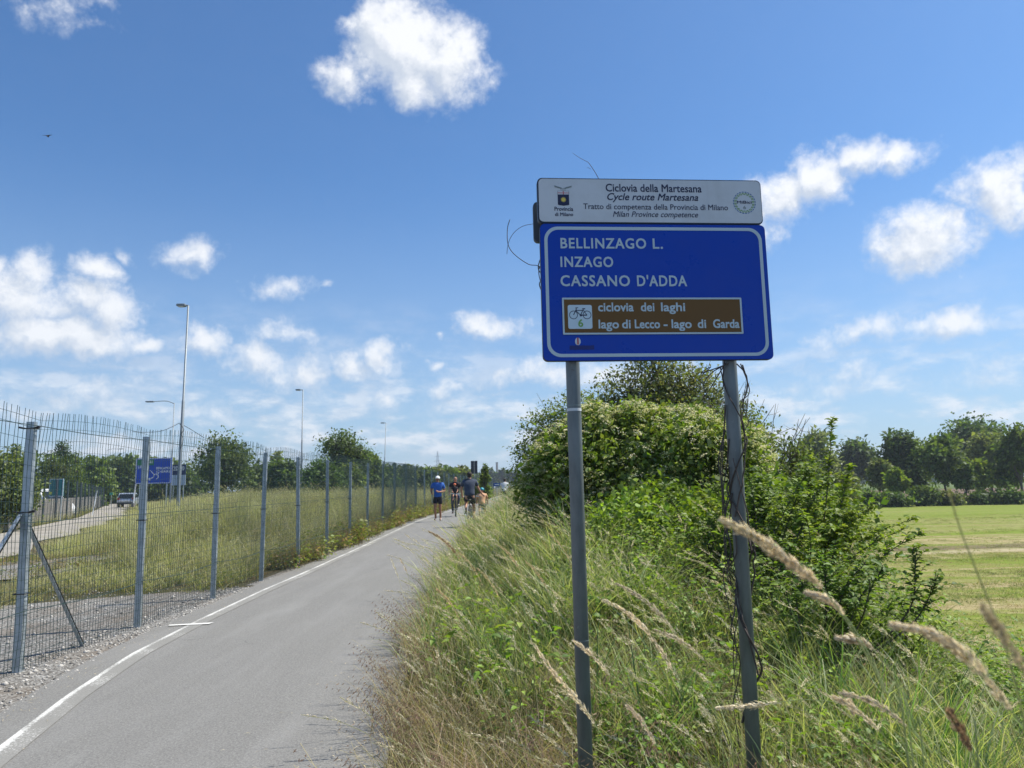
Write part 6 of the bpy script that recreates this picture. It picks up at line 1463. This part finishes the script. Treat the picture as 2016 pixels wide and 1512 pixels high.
# ------------------------------------------------------------------ big grass stalks close to the lens and near the posts
def ear(label, pts, Y, headn, r_head=.006, col=(.72, .64, .5), scol=(.36, .42, .2), nsp=260, Y2=None, lenm=.02, rs=.0011):
    r_head = r_head * .42; nsp = int(nsp * 1.6); lenm = lenm * .62
    """pts: from the tip down the stalk; first headn points carry the head"""
    Y2 = Y2 or Y; m = len(pts); W_ = [at(px, py, Y + (Y2 - Y) * i / (m - 1)) for i, (px, py) in enumerate(pts)]
    base = W_[-1]; gz = float(hz(base.x, base.y)); foot = Vector((base.x + (base.x - W_[-2].x) * .6, base.y + .05, gz - .02))
    allp = W_ + ([foot] if base.z > gz + .05 else [])
    e = empty('grass_stalk', foot, label, 'grass stalk', 'ripe grass stalks leaning left in the foreground')
    S = [p - foot for p in smooth_path(allp, 6)]; mb = MB(); n = len(S); mb.tube(S, [rs * (.55 + .6 * k / n) for k in range(n)], 5, col=scol); mb.obj('stem', M_HEAD, e, smooth=True)
    Hd = np.array([tuple(p) for p in S[:headn * 6 - 5]])[::-1]
    V, Fc, C = head_spikelets(None, Hd, lenm, r_head, nsp, col); link('seed_head', arr_mesh('seed_head', V, Fc, C, M_HEAD), e)
    return e
ear('large blurred grass head crossing in front of the right sign post', [(1425, 1026), (1490, 1060), (1560, 1112), (1618, 1158), (1680, 1245), (1740, 1360), (1790, 1512)], .95, 4, .010, nsp=620, Y2=1.1, lenm=.018)
ear('pale blurred grass head just below the largest one', [(1590, 1168), (1625, 1180), (1662, 1210), (1712, 1290), (1760, 1400), (1800, 1520)], 1.15, 3, .008, nsp=320, lenm=.017)
ear('short grass head right of the post pointing left', [(1650, 1256), (1690, 1262), (1720, 1280), (1765, 1340), (1800, 1430), (1820, 1520)], 1.4, 3, .007, nsp=240)
ear('large arching grass head over the field edge at the right', [(1758, 1231), (1830, 1247), (1905, 1295), (1990, 1398), (2030, 1460), (2070, 1560)], .85, 4, .009, nsp=560, lenm=.016)
ear('thin pale stalk standing up in front of the field', [(1866, 960), (1890, 1040), (1925, 1130), (1965, 1230), (1995, 1330), (2030, 1480), (2040, 1560)], .7, 2, .001, (.45, .42, .2), (.42, .45, .2), nsp=16, lenm=.006, rs=.0011)
ear('blurred drooping grass head at the right edge above the ditch', [(1935, 1195), (1965, 1240), (2000, 1290), (2030, 1350), (2060, 1440), (2070, 1540)], .62, 4, .007, (.6, .5, .36), nsp=240, lenm=.012)
ear('brown grass head above the bottom right corner', [(1868, 1400), (1892, 1440), (1912, 1480), (1925, 1512), (1930, 1560)], 1.0, 3, .007, (.4, .27, .18), nsp=240, lenm=.015)
ear('dry grass head lying level across the right sign post', [(1412, 1394), (1470, 1391), (1530, 1383), (1600, 1378), (1680, 1400), (1740, 1512)], 2.3, 3, .008, nsp=240, lenm=.022)
ear('grass head right of the post pointing up left, lower one', [(1640, 1371), (1685, 1398), (1730, 1438), (1765, 1480), (1790, 1530)], 1.8, 3, .008, nsp=220)
ear('grass head right of the post pointing up left, upper one', [(1655, 1364), (1720, 1383), (1785, 1430), (1830, 1480), (1860, 1540)], 1.7, 3, .008, nsp=220)
ear('drooping grass head right of the post, nearly upright', [(1672, 1380), (1682, 1410), (1692, 1450), (1700, 1520)], 1.9, 2, .007, nsp=140)
ear('dense grass head left of the left sign post near the bottom', [(1055, 1275), (1090, 1325), (1130, 1370), (1170, 1425), (1200, 1480), (1220, 1540)], 2.2, 4, .009, nsp=340, lenm=.022)
ear('long grass head between the two sign posts, upper one', [(1215, 1150), (1255, 1172), (1300, 1210), (1340, 1265), (1380, 1340), (1420, 1460)], 2.7, 4, .009, nsp=320, lenm=.024)
ear('long grass head between the two sign posts, lower one', [(1190, 1182), (1240, 1210), (1285, 1258), (1330, 1330), (1370, 1420), (1395, 1512)], 2.5, 4, .009, nsp=340, lenm=.024)
ear('slim grass head between the posts close to the right one', [(1290, 1240), (1340, 1262), (1385, 1300), (1415, 1370), (1440, 1460)], 2.6, 3, .007, nsp=200, lenm=.02)
ear('grass head crossing the left sign post near its foot', [(1130, 1262), (1165, 1290), (1200, 1330), (1235, 1400), (1255, 1480)], 2.6, 3, .007, nsp=200, lenm=.022)
ear('grass head low between the posts leaning left', [(1235, 1390), (1262, 1420), (1290, 1465), (1310, 1530)], 2.2, 3, .008, nsp=200)
ear('tall grass head above the left edge of the bank', [(845, 1047), (875, 1065), (905, 1100), (930, 1150), (950, 1240), (960, 1330)], 4.6, 3, .010, (.5, .34, .22), nsp=180, lenm=.026)
ear('pale wispy grass head reaching over the path', [(772, 1065), (800, 1078), (818, 1095), (838, 1140), (870, 1230), (885, 1300)], 4.8, 3, .003, (.75, .7, .55), (.6, .57, .35), nsp=70, lenm=.02)
ear('thin straw coloured stalk bent over the asphalt', [(770, 1100), (785, 1140), (797, 1180), (830, 1260), (850, 1340)], 4.4, 2, .003, (.75, .7, .55), (.6, .57, .35), nsp=60)
ear('pair stalk beside the thin bent one', [(788, 1100), (802, 1130), (812, 1170), (836, 1250), (858, 1340)], 4.5, 2, .003, (.75, .66, .5), (.6, .57, .35), nsp=60)
for k, (px, py, Y) in enumerate(((905, 1090, 5), (940, 1120, 4.6), (985, 1075, 5.2), (1035, 1105, 4.6), (1080, 1050, 5.4), (860, 1160, 4.4))):
    ear(('grass stalk left of the sign, nearest the path', 'second grass stalk from the path left of the sign', 'tall grass stalk midway between path and left post', 'grass stalk just left of the left sign post', 'grass stalk topping the bank beside the left sign post', 'low grass stalk at the very edge of the asphalt')[k],
        [(px, py), (px + 22, py + 22), (px + 45, py + 62), (px + 62, py + 130), (px + 74, py + 250)], Y, 3, .008, (.58, .46, .28), nsp=150, lenm=.024)

# ------------------------------------------------------------------ haze
HAZE = .00038
mb = MB(); mb.box(-1550, 1550, -60, 1560, -2.6, 46); me = mb.mesh('haze', M_BLACK); me.materials.clear()
hm_ = bpy.data.materials.new('haze_air'); hm_.use_nodes = True; ht = hm_.node_tree; ht.nodes.clear()
ho = ht.nodes.new('ShaderNodeOutputMaterial'); hv_ = ht.nodes.new('ShaderNodeVolumePrincipled'); hv_.inputs['Color'].default_value = (.78, .88, 1, 1); hv_.inputs['Density'].default_value = HAZE; hv_.inputs['Anisotropy'].default_value = .2
ht.links.new(hv_.outputs[0], ho.inputs['Volume']); me.materials.append(hm_); hz_o = link('haze', me); hz_o['kind'] = 'stuff'; hz_o['label'] = 'pale summer haze over the far trees and horizon'
